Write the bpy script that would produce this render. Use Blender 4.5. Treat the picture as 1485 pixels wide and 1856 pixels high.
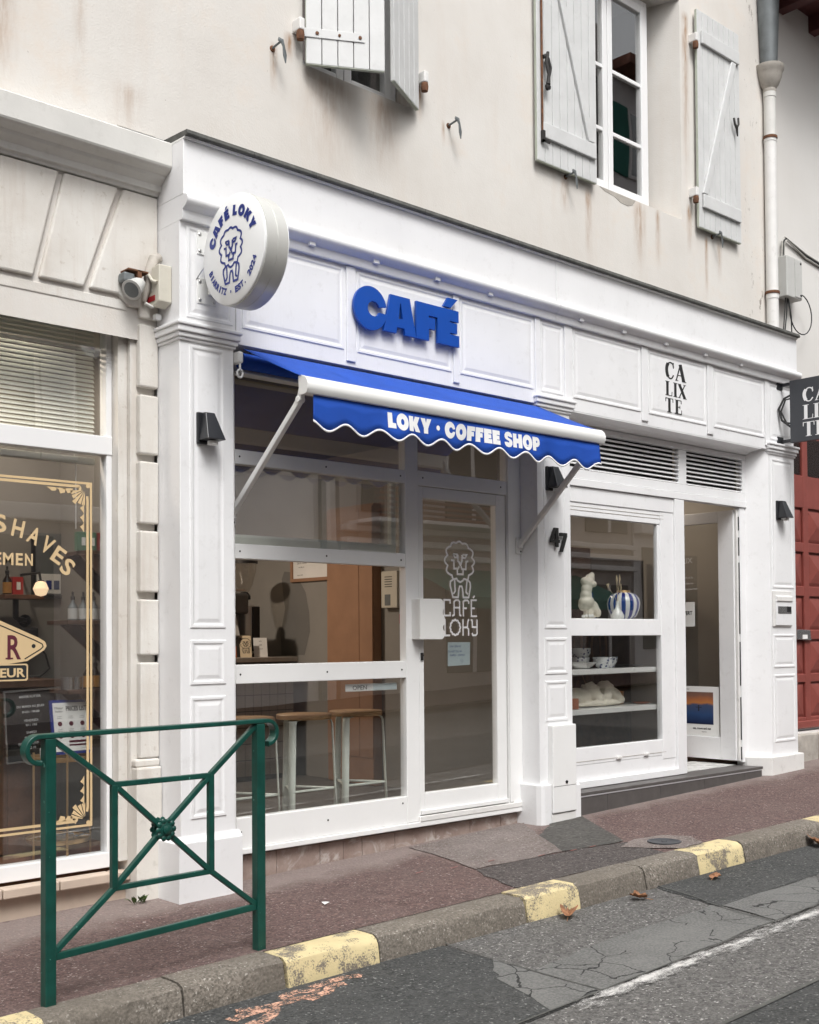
import bpy, math, random
from mathutils import Vector, Matrix
R = math.radians
random.seed(7)
scene = bpy.context.scene
for o in list(bpy.data.objects): bpy.data.objects.remove(o)
C = scene.collection

# ------------------------------------------------------------ camera, sky, sun, exposure
cam = bpy.data.cameras.new('camera'); camo = bpy.data.objects.new('camera', cam); C.objects.link(camo)
rgt = Vector((0.7390272, -0.67363584, -0.0073181)); upv = Vector((-0.0103342, -0.02219769, 0.99970019)); fwd = Vector((0.67359632, 0.73873, 0.02336618))
M = Matrix((rgt, upv, -fwd)).transposed().to_4x4(); M.translation = Vector((-3.680, -5.5, 1.3714)); camo.matrix_world = M
cam.sensor_fit = 'HORIZONTAL'; cam.sensor_width = 36; cam.lens = 36*2100/1485; cam.shift_y = 182.2/1485
cam.clip_start = .05; cam.clip_end = 500
scene.camera = camo
world = bpy.data.worlds.new('World'); scene.world = world; world.use_nodes = True
wn = world.node_tree.nodes; wl = world.node_tree.links; wn.clear()
sky = wn.new('ShaderNodeTexSky'); sky.sky_type = 'NISHITA'; sky.sun_disc = False
SUN_EL, SUN_AZ = 55, 205
sky.sun_elevation = R(SUN_EL); sky.sun_rotation = R(SUN_AZ); sky.air_density = 1.0; sky.dust_density = 6.0; sky.ozone_density = 1.0
hs = wn.new('ShaderNodeHueSaturation'); hs.inputs['Saturation'].default_value = .10   # thick cloud cover: nearly colourless sky
bg = wn.new('ShaderNodeBackground'); bg.inputs['Strength'].default_value = .15; wo = wn.new('ShaderNodeOutputWorld')
wl.new(sky.outputs[0], hs.inputs['Color']); wl.new(hs.outputs[0], bg.inputs[0]); wl.new(bg.outputs[0], wo.inputs[0])
sd = bpy.data.lights.new('sun', 'SUN'); sd.energy = 1.5; sd.angle = R(22); sd.color = (1, .985, .965)
so = bpy.data.objects.new('sun', sd); C.objects.link(so)
sdir = Vector((math.sin(R(SUN_AZ))*math.cos(R(SUN_EL)), math.cos(R(SUN_AZ))*math.cos(R(SUN_EL)), math.sin(R(SUN_EL))))
so.rotation_euler = sdir.to_track_quat('Z', 'Y').to_euler()
vs = scene.view_settings; vs.view_transform = 'Standard'; vs.look = 'None'; vs.gamma = 1; vs.exposure = .38; vs.use_curve_mapping = False
scene.cycles.max_bounces = 6; scene.cycles.transparent_max_bounces = 14; scene.cycles.caustics_reflective = False; scene.cycles.caustics_refractive = False
try: scene.cycles.use_denoising = True
except Exception: pass

# ------------------------------------------------------------ helpers: materials
MT = {}
class NT:
    """small wrapper for building a node material"""
    def __init__(s, name):
        s.m = bpy.data.materials.new(name); s.m.use_nodes = True; s.n = s.m.node_tree.nodes; s.l = s.m.node_tree.links
        s.b = s.n['Principled BSDF']; s.out = s.n['Material Output']; MT[name] = s.m; s._p = None
    def pos(s):
        if s._p is None: s._p = s.n.new('ShaderNodeNewGeometry').outputs['Position']
        return s._p
    def mapped(s, sc):
        v = s.n.new('ShaderNodeVectorMath'); v.operation = 'MULTIPLY'; s.l.new(s.pos(), v.inputs[0]); v.inputs[1].default_value = sc; return v.outputs[0]
    def noise(s, scale, detail=3, rough=.55, vec=None, dist=0):
        t = s.n.new('ShaderNodeTexNoise'); t.inputs['Scale'].default_value = scale; t.inputs['Detail'].default_value = detail; t.inputs['Roughness'].default_value = rough; t.inputs['Distortion'].default_value = dist
        s.l.new(vec if vec else s.pos(), t.inputs['Vector']); return t.outputs[0]
    def voro(s, scale, feature='F1', vec=None):
        t = s.n.new('ShaderNodeTexVoronoi'); t.feature = feature; t.inputs['Scale'].default_value = scale
        s.l.new(vec if vec else s.pos(), t.inputs['Vector']); return t.outputs['Distance']
    def ramp(s, fac, a, b, ca=(0,0,0), cb=(1,1,1), mid=None):
        r = s.n.new('ShaderNodeValToRGB'); e = r.color_ramp.elements; e[0].position = a; e[1].position = b
        e[0].color = (*ca, 1) if not isinstance(ca, float) else (ca,ca,ca,1); e[1].color = (*cb, 1) if not isinstance(cb, float) else (cb,cb,cb,1)
        s.l.new(fac, r.inputs[0]); return r.outputs[0]
    def math(s, op, a, b=None, clamp=False):
        t = s.n.new('ShaderNodeMath'); t.operation = op; t.use_clamp = clamp
        for i, q in enumerate((a, b)):
            if q is None: continue
            if isinstance(q, (int, float)): t.inputs[i].default_value = q
            else: s.l.new(q, t.inputs[i])
        return t.outputs[0]
    def mix(s, fac, a, b, mode='MIX'):
        t = s.n.new('ShaderNodeMix'); t.data_type = 'RGBA'; t.blend_type = mode
        for i, q in ((0, fac), (6, a), (7, b)):
            if isinstance(q, (int, float)): t.inputs[i].default_value = q
            elif isinstance(q, tuple): t.inputs[i].default_value = (*q, 1)
            else: s.l.new(q, t.inputs[i])
        return t.outputs[2]
    def xyz(s):
        t = s.n.new('ShaderNodeSeparateXYZ'); s.l.new(s.pos(), t.inputs[0]); return t.outputs
    def color(s, c):
        if isinstance(c, tuple): s.b.inputs['Base Color'].default_value = (*c, 1)
        else: s.l.new(c, s.b.inputs['Base Color'])
    def bump(s, h, strength=.3, dist=.01):
        t = s.n.new('ShaderNodeBump'); t.inputs['Strength'].default_value = strength; t.inputs['Distance'].default_value = dist
        s.l.new(h, t.inputs['Height']); s.l.new(t.outputs[0], s.b.inputs['Normal'])
def simple(name, col, rough=.5, var=.08, vscale=5, bump=0, bscale=60, metal=0, spec=.5, coat=0, dirt=0, chips=0, brush=0):
    t = NT(name); k = t.noise(vscale, 4)
    lo = tuple(max(0, c*(1-var)) for c in col); hi = tuple(min(1, c*(1+var)) for c in col)
    c = t.ramp(k, .3, .7, lo, hi)
    if dirt:
        d = t.ramp(t.noise(14, 6, .7), .56, .74); c = t.mix(t.math('MULTIPLY', d, dirt), c, tuple(q*.45 for q in (col[0], col[1]*.95, col[2]*.85)))
    t.color(c); t.b.inputs['Roughness'].default_value = rough; t.b.inputs['Metallic'].default_value = metal; t.b.inputs['Specular IOR Level'].default_value = spec
    t.b.inputs['Coat Weight'].default_value = coat
    if chips: c2 = t.mix(t.math('MULTIPLY', t.ramp(t.noise(34, 3, .6), .70, .72), chips), c, tuple(min(.6, q*5+.12) for q in col)); t.color(c2)
    if brush: t.bump(t.math('ADD', t.noise(1, 3, .6, t.mapped((70, 70, 3))), t.math('MULTIPLY', t.noise(9, 4), .8)), brush, .004)
    elif bump: t.bump(t.noise(bscale, 4), bump, .004)
    return t.m
def emit(name, col, st):
    t = NT(name); t.color(col); t.b.inputs['Emission Color'].default_value = (*col, 1); t.b.inputs['Emission Strength'].default_value = st; return t.m

white = simple('white_paint', (.79,.79,.795), .42, .03, 3, .06, 25, dirt=.18, brush=.16)
simple('white_door_paint', (.80,.80,.79), .4, .02, 3, .03, 30, dirt=.08)
simple('white_worn', (.72,.71,.69), .5, .05, 6, .12, 40, dirt=.3)
simple('white_pvc', (.80,.80,.80), .3, .015, 2)
simple('cream_stone', (.66,.63,.58), .75, .07, 4, .35, 70, dirt=.35)
simple('stone_grey_dirt', (.40,.37,.33), .85, .2, 9, .4, 60, dirt=.5)
simple('cornice_paint', (.62,.61,.58), .7, .05, 5, .2, 60, dirt=.22)
simple('blue_paint', (.005,.068,.36), .38, .04, 8)
simple('navy_vinyl', (.012,.03,.22), .4, .03)
simple('awning_blue', (.002,.060,.38), .8, .10, 5, .35, 500)
simple('hem_white', (.8,.8,.8), .6, .02)
simple('aluminium_white', (.76,.76,.74), .35, .02)
simple('sign_acrylic', (.86,.87,.87), .18, .01, 2)
simple('sign_rim', (.60,.60,.57), .35, .03, 3, metal=.25)
simple('steel', (.55,.55,.55), .3, .06, metal=.9)
simple('black_metal', (.018,.019,.022), .35, .1, 30)
simple('black_plastic', (.012,.012,.013), .5, .1)
simple('anthracite', (.042,.045,.052), .45, .08, 5)
simple('black_letter', (.02,.02,.02), .5, .05)
simple('green_paint', (.004,.056,.042), .4, .2, 16, .12, 40, coat=.1, dirt=.35, chips=.7)
simple('shutter_grey', (.60,.605,.60), .55, .05, 6, .12, 60, dirt=.18)
simple('shutter_edge', (.42,.45,.38), .6, .12, 8, .15, 60, dirt=.4)
simple('hopper_paint', (.40,.37,.33), .75, .15, 10, .3, 40, dirt=.6)
simple('rust', (.13,.055,.025), .85, .4, 30, .5, 80)
simple('zinc', (.16,.175,.18), .55, .2, 8, .1, 30, metal=.35)
simple('flashing_lead', (.085,.085,.078), .8, .35, 14, .4, 40)
simple('iron_black', (.02,.018,.017), .7, .3, 30)
simple('roof_timber_red', (.10,.03,.028), .7, .15, 8)
simple('red_paint', (.24,.062,.050), .45, .10, 6, .12, 40, dirt=.25)
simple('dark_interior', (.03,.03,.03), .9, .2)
simple('step_tile', (.085,.078,.075), .5, .15, 12, .1, 60)
simple('step_edge', (.62,.62,.64), .35, .03, metal=.5)
simple('beige_tile', (.52,.42,.34), .5, .08, 6, dirt=.2)
simple('cafe_floor_concrete', (.11,.10,.09), .6, .2, 6)
simple('plaster_grey', (.27,.258,.238), .9, .05, 3, .1, 40)
simple('plaster_mural', (.17,.165,.155), .9, .05, 3)
simple('plaster_beige', (.50,.42,.35), .9, .05, 3)
simple('plaster_cream', (.56,.52,.46), .9, .04, 3)
simple('mdf_brown', (.33,.185,.11), .75, .08, 6, .08, 50)
simple('oak', (.40,.24,.12), .5, .2, 18, .05, 60)
simple('dark_wood', (.085,.045,.028), .5, .3, 14, .1, 50)
simple('brown_wood', (.15,.07,.04), .5, .3, 12, .1, 50)
simple('mint_steel', (.76,.80,.73), .4, .03)
simple('machine_dark', (.06,.058,.056), .35, .2, 6)
simple('machine_grey', (.17,.165,.16), .4, .1, 6)
simple('counter_top', (.42,.38,.34), .4, .12, 20)
simple('counter_tile', (.27,.245,.21), .4, .06, 8)
simple('gold_vinyl', (.62,.46,.26), .45, .04, 4)
simple('gold_metal', (.55,.36,.17), .35, .1, 5, metal=.7)
simple('maroon', (.10,.015,.03), .5, .1)
simple('blind_slat', (.74,.77,.72), .5, .03)
simple('paper', (.80,.80,.78), .8, .03)
simple('paper_blue', (.60,.70,.72), .8, .03)
simple('paper_cream', (.66,.55,.38), .8, .03)
simple('letter_board', (.012,.013,.014), .7, .1)
simple('marble', (.70,.65,.55), .45, .10, 12, .15, 40)
simple('ceramic_white', (.80,.80,.78), .15, .02)
simple('ceramic_blue', (.018,.035,.25), .12, .1)
simple('terracotta', (.30,.10,.05), .6, .15, 20)
simple('amber_glass', (.02,.012,.008), .1, .1)
simple('label_blue', (.03,.22,.60), .4, .1, 40)
simple('spray_red', (.26,.10,.09), .9, .3, 40)
simple('label_red', (.42,.03,.03), .4, .1)
simple('label_green', (.10,.22,.15), .4, .1)
simple('label_amber', (.45,.22,.06), .4, .1)
simple('silver_tin', (.6,.6,.6), .25, .05, metal=.9)
simple('skin_straw', (.62,.50,.32), .8, .1)
simple('blue_cushion', (.02,.05,.17), .8, .2)
simple('leaf_dry', (.27,.125,.06), .7, .35, 40)
simple('weed_green', (.07,.12,.03), .6, .3, 30)
simple('cable_black', (.015,.015,.015), .6)
simple('cable_grey', (.42,.41,.38), .6)
simple('plastic_cream', (.58,.55,.47), .5, .05, dirt=.2)
simple('plastic_grey', (.52,.52,.50), .5, .05, dirt=.2)
simple('red_plastic', (.30,.01,.015), .35)
simple('opp_stucco', (.50,.44,.41), .9, .1, 2, dirt=.2)
simple('opp_dark', (.10,.09,.085), .8, .2, 3)
simple('opp_cream', (.84,.79,.77), .9, .08, 2)
simple('opp_tile', (.22,.09,.06), .8, .3, 8)
simple('opp_green', (.02,.16,.12), .7, .1)
emit('lamp_glow', (1,.72,.45), .9)
def glass_mat(name, tint=(.96,.965,.96), f0=.06, rough=0.0):
    """thin window glass: a clear pane with a mirror share that grows with the angle (Schlick), the same from both sides"""
    t = NT(name); n, l = t.n, t.l; n.remove(t.b)
    tr = n.new('ShaderNodeBsdfTransparent'); tr.inputs[0].default_value = (*tint, 1)
    gl = n.new('ShaderNodeBsdfGlossy'); gl.inputs['Color'].default_value = (1,1,1,1); gl.inputs['Roughness'].default_value = rough
    lw = n.new('ShaderNodeLayerWeight'); lw.inputs[0].default_value = .5; mx = n.new('ShaderNodeMixShader')
    fac = t.math('ADD', t.math('MULTIPLY', t.math('POWER', lw.outputs['Facing'], 5), 1-f0), f0)
    nz = t.noise(1.3, 1); bp = n.new('ShaderNodeBump'); bp.inputs['Strength'].default_value = .05; bp.inputs['Distance'].default_value = .02
    l.new(nz, bp.inputs['Height']); l.new(bp.outputs[0], gl.inputs['Normal'])
    l.new(fac, mx.inputs[0]); l.new(tr.outputs[0], mx.inputs[1]); l.new(gl.outputs[0], mx.inputs[2]); l.new(mx.outputs[0], t.out.inputs[0]); return t.m
glass_mat('glass', f0=.15); glass_mat('clear_glass', (.9,.88,.85), .04); glass_mat('frosted', (.5,.5,.48), .06, .3)

def stucco():
    t = NT('stucco'); x, y, z = t.xyz()
    base = t.ramp(t.noise(1.1, 5, .6), .3, .72, (.615,.582,.54), (.70,.68,.645))
    streak = t.noise(1, 4, .65, t.mapped((5, 5, .8)))
    base = t.mix(t.math('MULTIPLY', t.ramp(streak, .52, .76), .28), base, (.59,.51,.44))
    base = t.mix(t.math('MULTIPLY', t.ramp(t.noise(2.2, 6, .7), .54, .74), .42), base, (.64,.53,.43))
    # rust and rain stains: (x, z top, z bottom, half width, strength)
    for (sx, zt, zb, w, k) in ((.345,4.95,4.62,.035,.85),(.46,5.05,4.85,.05,.9),(1.53,5.08,4.80,.045,.9),(1.75,4.90,4.70,.02,.7),(.75,4.9,4.2,.25,.35),(1.2,4.9,4.3,.16,.4),(3.02,4.86,4.55,.06,.7),(3.3,4.84,4.2,.05,.65),
                           (3.95,4.9,4.3,.10,.6),(4.2,4.9,4.35,.05,.5),(4.65,5.05,4.6,.05,.7),(4.9,4.85,4.25,.035,.75),(5.1,4.85,4.45,.05,.5),(-1.32,4.9,4.1,.10,.6),(-.9,5.2,4.15,.05,.35),(-.62,4.4,4.05,.12,.3),(5.95,6.6,4.1,.09,.45),(4.62,6.7,5,.06,.6)):
        dx = t.math('ABSOLUTE', t.math('SUBTRACT', x, sx)); mx = t.math('SUBTRACT', 1, t.math('DIVIDE', dx, w), True)
        mz = t.math('DIVIDE', t.math('SUBTRACT', z, zb), zt-zb, True); top = t.math('DIVIDE', t.math('SUBTRACT', zt, z), .07, True)
        f = t.math('MULTIPLY', t.math('MULTIPLY', mx, mz), t.math('MULTIPLY', top, k*1.9), True)
        f = t.math('MULTIPLY', f, t.ramp(t.noise(1, 5, .7, t.mapped((30, 30, 5))), .28, .62), True)
        base = t.mix(f, base, (.33,.20,.115))
    # flaking paint towards the drainpipe and small pock marks
    right = t.math('MULTIPLY', t.math('SUBTRACT', x, 5.35), 2.2, True)
    fl = t.math('MULTIPLY', right, t.ramp(t.noise(1, 6, .75, t.mapped((16, 16, 6))), .615, .64))
    base = t.mix(t.math('MULTIPLY', fl, .85), base, (.20,.17,.145))
    base = t.mix(t.math('MULTIPLY', t.ramp(t.noise(26, 4, .6), .715, .735), .6), base, (.25,.21,.18))
    t.color(base); t.b.inputs['Roughness'].default_value = .92; t.b.inputs['Specular IOR Level'].default_value = .2
    h = t.math('ADD', t.math('MULTIPLY', t.noise(6, 5), .6), t.math('MULTIPLY', t.noise(90, 3), .25)); t.bump(h, .4, .012)
stucco()
def stucco_right():
    t = NT('stucco_right'); t.color(t.ramp(t.noise(.8, 4), .3, .7, (.63,.61,.58), (.70,.685,.66))); t.b.inputs['Roughness'].default_value = .92
    t.bump(t.noise(40, 5), .2, .005)
stucco_right()
def ground_mat(name, dark, mid, light, scale=140, patch=None, pk=.5, bump=.8, rough=.88, lo=.42, hi=.66, dust=None):
    t = NT(name)
    g = t.noise(scale, 3, .7); v = t.voro(scale*.8); g2 = t.noise(scale*.35, 2, .6)
    c = t.ramp(t.math('ADD', t.math('MULTIPLY', g, .7), t.math('MULTIPLY', g2, .3)), .40, .60, dark, mid)
    c = t.mix(t.ramp(v, .16, .24, (1,1,1), (0,0,0)), c, light) if False else t.mix(t.math('MULTIPLY', t.ramp(t.noise(scale*.8, 1), .66, .71), .9), c, light)
    c = t.mix(t.math('MULTIPLY', t.ramp(t.noise(scale*.6, 1), .30, .25, (0,0,0), (1,1,1)) if False else t.ramp(t.noise(scale*.65, 2), .34, .28), .0), c, dark)
    if patch: c = t.mix(t.math('MULTIPLY', t.ramp(t.noise(1.7, 5, .65), lo, hi), pk), c, patch)
    c = t.mix(t.math('MULTIPLY', t.ramp(t.noise(4, 5, .65), .46, .72), .5), c, tuple(q*.62 for q in mid))
    if dust:      # dry dust and washed-out strip along the foot of the shopfronts, with an uneven edge
        x, y, z = t.xyz(); d = t.math('ADD', y, t.math('MULTIPLY', t.math('SUBTRACT', t.noise(3.2, 4, .6), .5), .55))
        c = t.mix(t.math('MULTIPLY', t.ramp(t.math('ADD', d, 1), .62, .86), .55), c, dust)
    gum = t.math('MULTIPLY', t.math('LESS_THAN', t.voro(3.1), .055), t.ramp(t.noise(2.3, 1), .45, .5)); c = t.mix(t.math('MULTIPLY', gum, .5), c, tuple(q*.45 for q in mid))   # old chewing gum
    t.color(c); t.b.inputs['Roughness'].default_value = rough; t.b.inputs['Specular IOR Level'].default_value = .35
    t.bump(t.math('ADD', t.math('MULTIPLY', v, -1), t.noise(scale*.4, 2)), bump, .008); return t
ground_mat('asphalt_grey', (.055,.053,.051), (.172,.166,.158), (.44,.43,.41), 75)
ground_mat('asphalt_dark', (.024,.025,.025), (.082,.084,.082), (.28,.28,.27), 80, (.09,.09,.088), .35)
ground_mat('pavement_red', (.056,.035,.032), (.172,.113,.103), (.38,.32,.30), 80, (.165,.125,.113), .3, dust=(.29,.245,.225))
ground_mat('pavement_dark', (.036,.031,.030), (.115,.099,.093), (.28,.26,.25), 80)
ground_mat('pavement_tar', (.045,.043,.039), (.098,.093,.086), (.16,.15,.14), 45, bump=.4)
ground_mat('pavement_pale', (.10,.08,.072), (.225,.19,.175), (.40,.37,.35), 80, (.27,.235,.22), .4)
ground_mat('kerb_granite', (.10,.088,.073), (.24,.212,.18), (.42,.39,.35), 90, (.125,.108,.088), .65, bump=.35)
def cracked():
    t = NT('asphalt_cracked'); g = t.noise(90, 3)
    c = t.ramp(g, .35, .65, (.085,.085,.082), (.165,.164,.157)); c = t.mix(t.math('MULTIPLY', t.ramp(t.noise(3, 4), .4, .7), .4), c, (.20,.20,.19))
    d = t.n.new('ShaderNodeVectorMath'); d.operation = 'ADD'; nv = t.n.new('ShaderNodeTexNoise'); nv.inputs['Scale'].default_value = 5; nv.inputs['Detail'].default_value = 4; t.l.new(t.pos(), nv.inputs['Vector'])
    sc = t.n.new('ShaderNodeVectorMath'); sc.operation = 'SCALE'; sc.inputs['Scale'].default_value = .15; t.l.new(nv.outputs['Color'], sc.inputs[0]); t.l.new(t.pos(), d.inputs[0]); t.l.new(sc.outputs[0], d.inputs[1])
    e = t.voro(4.2, 'DISTANCE_TO_EDGE', d.outputs[0]); keep = t.ramp(t.noise(2.2, 3), .38, .52)
    cr = t.math('MULTIPLY', t.math('LESS_THAN', e, .013), t.math('GREATER_THAN', keep, .4))
    c = t.mix(cr, c, (.02,.02,.02)); t.color(c); t.b.inputs['Roughness'].default_value = .85
    t.bump(t.math('SUBTRACT', t.noise(100, 2), t.math('MULTIPLY', cr, 2)), .5, .006)
cracked()
def worn_paint(name, col, under, lo, hi, sc=9, stretch=(1,1,1), edge=None):
    t = NT(name); n = t.noise(1, 7, .72, t.mapped(tuple(sc*q for q in stretch)))
    g = t.noise(130, 2); w = t.math('ADD', t.math('MULTIPLY', n, .75), t.math('MULTIPLY', g, .25))
    if edge:     # paint survives best along the middle of the stripe
        x, y, z = t.xyz(); w = t.math('SUBTRACT', w, t.math('MULTIPLY', t.math('ABSOLUTE', t.math('SUBTRACT', y, edge)), 2.2))
    f = t.ramp(w, lo, hi)
    p = t.ramp(t.noise(11, 4), .3, .7, tuple(q*.86 for q in col), col)
    u = t.ramp(g, .35, .65, tuple(q*.6 for q in under), under)
    if edge: t.color(p); t.l.new(f, t.b.inputs['Alpha'])
    else: t.color(t.mix(f, u, p))
    t.b.inputs['Roughness'].default_value = .75; t.bump(t.noise(90, 3), .5, .005)
worn_paint('kerb_yellow', (.66,.55,.31), (.25,.215,.17), .43, .49, 5)
worn_paint('road_white', (.60,.59,.57), (.125,.122,.117), .40, .56, 8, (.7,1.5,1), -2.465)
def chalk():
    t = NT('chalk_orange'); f = t.ramp(t.math('ADD', t.math('MULTIPLY', t.noise(16, 5, .7), .55), t.math('MULTIPLY', t.noise(90, 2), .45)), .45, .60)
    t.color((.72,.42,.30)); t.l.new(f, t.b.inputs['Alpha']); t.b.inputs['Roughness'].default_value = .9
    t.bump(t.noise(120, 2), .5, .005)
chalk()
def base_tiles():
    t = NT('marble_tile'); w = t.noise(3.5, 6, .7, dist=2.2)
    c = t.ramp(t.noise(9, 5, .7), .3, .7, (.23,.165,.14), (.36,.285,.25)); c = t.mix(t.math('MULTIPLY', t.ramp(w, .52, .66), .7), c, (.56,.52,.49))
    t.color(c); t.b.inputs['Roughness'].default_value = .55
base_tiles()
def quoin():
    t = NT('quoin_paint'); c = t.ramp(t.noise(3, 5), .3, .7, (.60,.565,.515), (.70,.68,.64))
    st = t.noise(1, 4, .65, t.mapped((14, 14, 1.2))); c = t.mix(t.math('MULTIPLY', t.ramp(st, .5, .72), .35), c, (.48,.40,.33))
    c = t.mix(t.math('MULTIPLY', t.ramp(t.noise(20, 5, .7), .60, .70), .5), c, (.42,.36,.30))
    t.color(c); t.b.inputs['Roughness'].default_value = .8; t.bump(t.math('ADD', t.noise(9, 5), t.math('MULTIPLY', t.noise(120, 2), .3)), .45, .008)
quoin()
def sunset():
    t = NT('sunset_print'); x, y, z = t.xyz()
    h = t.math('DIVIDE', t.math('SUBTRACT', z, .60), .30, True)
    r = t.n.new('ShaderNodeValToRGB'); e = r.color_ramp.elements; e[0].position = .0; e[0].color = (.012,.02,.06,1); e[1].position = 1; e[1].color = (.16,.10,.08,1)
    for p, c in ((.30,(.03,.07,.18)),(.56,(.06,.08,.15)),(.62,(.50,.20,.06)),(.72,(.42,.15,.06)),(.85,(.22,.11,.08))):
        q = e.new(p); q.color = (*c, 1)
    t.l.new(t.math('ADD', h, t.math('MULTIPLY', t.math('SUBTRACT', t.noise(14, 3), .5), .14)), r.inputs[0]); t.color(r.outputs[0]); t.b.inputs['Roughness'].default_value = .4
sunset()

# ------------------------------------------------------------ helpers: meshes and objects
OFF = {}
class MB:
    def __init__(s): s.v = []; s.f = []; s.mi = []
    def add(s, vs, fs, m=0):
        b = len(s.v); s.v += [tuple(q) for q in vs]
        for f in fs: s.f.append([b+i for i in f]); s.mi.append(m)
        return s
    def box(s, x0, x1, y0, y1, z0, z1, m=0):
        return s.add([(x0,y0,z0),(x1,y0,z0),(x1,y1,z0),(x0,y1,z0),(x0,y0,z1),(x1,y0,z1),(x1,y1,z1),(x0,y1,z1)],
                     [(0,3,2,1),(4,5,6,7),(0,1,5,4),(1,2,6,5),(2,3,7,6),(3,0,4,7)], m)
    def prism(s, pts, axis, a, b, m=0):
        """extrude a 2-D outline: axis 'y' takes (x,z), 'x' takes (y,z), 'z' takes (x,y)"""
        k = {'y': lambda p, c: (p[0], c, p[1]), 'x': lambda p, c: (c, p[0], p[1]), 'z': lambda p, c: (p[0], p[1], c)}[axis]
        n = len(pts); vs = [k(p, a) for p in pts]+[k(p, b) for p in pts]
        return s.add(vs, [tuple(range(n)), tuple(range(2*n-1, n-1, -1))]+[(i, i+n, (i+1) % n+n, (i+1) % n) for i in range(n)], m)
    def tube(s, pts, r, n=10, m=0, flat=1.0):
        P = [Vector(p) for p in pts]; rs = r if isinstance(r, (list, tuple)) else [r]*len(P)
        T = [(P[min(i+1, len(P)-1)]-P[max(i-1, 0)]).normalized() for i in range(len(P))]
        ref = Vector((0,0,1)) if abs(T[0].z) < .9 else Vector((0,1,0)); A = (ref-T[0]*ref.dot(T[0])).normalized(); vs = []
        for i, p in enumerate(P):
            A = (A-T[i]*A.dot(T[i])).normalized(); B = T[i].cross(A)
            for j in range(n):
                a = 2*math.pi*(j+.5)/n; vs.append(p+(A*math.cos(a)+B*math.sin(a)*flat)*rs[i])
        fs = [(i*n+j, i*n+(j+1) % n, (i+1)*n+(j+1) % n, (i+1)*n+j) for i in range(len(P)-1) for j in range(n)]
        return s.add(vs, fs+[tuple(range(n-1, -1, -1)), tuple(range((len(P)-1)*n, len(P)*n))], m)
    def bar(s, a, b, w, h, up=(0,0,1), m=0):
        """rectangular bar from a to b: w across, h along up"""
        a, b = Vector(a), Vector(b); t = (b-a).normalized(); u = Vector(up); u = (u-t*u.dot(t)).normalized(); q = t.cross(u)
        vs = [p+q*(sx*w/2)+u*(sy*h/2) for p in (a, b) for sx, sy in ((-1,-1),(1,-1),(1,1),(-1,1))]
        return s.add(vs, [(0,3,2,1),(4,5,6,7),(0,1,5,4),(1,2,6,5),(2,3,7,6),(3,0,4,7)], m)
    def lathe(s, prof, c, axis=(0,0,1), n=24, mf=None):
        ax = Vector(axis).normalized(); a = ax.orthogonal().normalized(); b = ax.cross(a); c = Vector(c); base = len(s.v)
        for r, h in prof:
            for j in range(n):
                t = 2*math.pi*j/n; s.v.append(tuple(c+ax*h+(a*math.cos(t)+b*math.sin(t))*max(r, 1e-4)))
        for i in range(len(prof)-1):
            for j in range(n):
                s.f.append([base+i*n+j, base+i*n+(j+1) % n, base+(i+1)*n+(j+1) % n, base+(i+1)*n+j]); s.mi.append(mf(j) if mf else 0)
        s.f.append([base+j for j in range(n-1, -1, -1)]); s.mi.append(0); s.f.append([base+(len(prof)-1)*n+j for j in range(n)]); s.mi.append(0); return s
    def panel(s, x0, x1, z0, z1, y, k=1.0, d=1.0):
        """joiner's moulded panel standing proud of a face at y (towards -y)"""
        prof = [(0, .0), (.004, -.011), (.016, -.011), (.026, -.0025), (.034, -.0025), (.052, -.009)]
        L = [((x0+i*k, z0+i*k, x1-i*k, z1-i*k), y+q*d) for i, q in prof]; b = len(s.v)
        for (a0, c0, a1, c1), yy in L: s.v += [(a0,yy,c0),(a1,yy,c0),(a1,yy,c1),(a0,yy,c1)]
        for i in range(len(L)-1):
            for j in range(4): s.f.append([b+i*4+j, b+i*4+(j+1) % 4, b+i*4+4+(j+1) % 4, b+i*4+4+j]); s.mi.append(0)
        s.f.append([b+(len(L)-1)*4+j for j in range(4)]); s.mi.append(0); return s
    def ribbon(s, pts, w, fn, closed=False, m=0, lift=0.0):
        """flat mitred stroke along a 2-D polyline; fn maps (u, v, lift) to 3-D"""
        P = [Vector(p) for p in pts]; n = len(P); vs = []
        for i in range(n):
            a = P[(i-1) % n] if (closed or i > 0) else None; b = P[(i+1) % n] if (closed or i < n-1) else None
            d1 = (P[i]-a).normalized() if a is not None else None; d2 = (b-P[i]).normalized() if b is not None else None
            if d1 is None: d1 = d2
            if d2 is None: d2 = d1
            n1 = Vector((-d1.y, d1.x)); n2 = Vector((-d2.y, d2.x)); mm = n1+n2
            if mm.length < .2: mm = n1
            mm.normalize(); q = mm*(w/2/max(.45, mm.dot(n1)))
            vs += [fn(*(P[i]+q), lift), fn(*(P[i]-q), lift)]
        fs = [(2*i, 2*i+1, 2*((i+1) % n)+1, 2*((i+1) % n)) for i in range(n if closed else n-1)]
        return s.add(vs, fs, m)
    def fill(s, pts, fn, m=0, lift=0.0): return s.add([fn(*p, lift) for p in pts], [tuple(range(len(pts)))], m)
    def build(s, name, mats, parent=None, bevel=0, smooth=False, label=None, kind=None, loc=None):
        off = OFF.get(parent.name, Vector()) if parent else (Vector(loc) if loc else Vector())
        me = bpy.data.meshes.new(name); me.from_pydata([tuple(Vector(v)-off) for v in s.v], [], s.f); me.validate()
        for q in (mats if isinstance(mats, (list, tuple)) else [mats]): me.materials.append(MT[q])
        if len(me.polygons) == len(s.mi): me.polygons.foreach_set('material_index', s.mi)
        if smooth:
            me.shade_smooth(); me.set_sharp_from_angle(angle=R(38))
        o = bpy.data.objects.new(name, me); C.objects.link(o)
        if parent: o.parent = parent
        elif loc: o.location = loc
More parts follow.
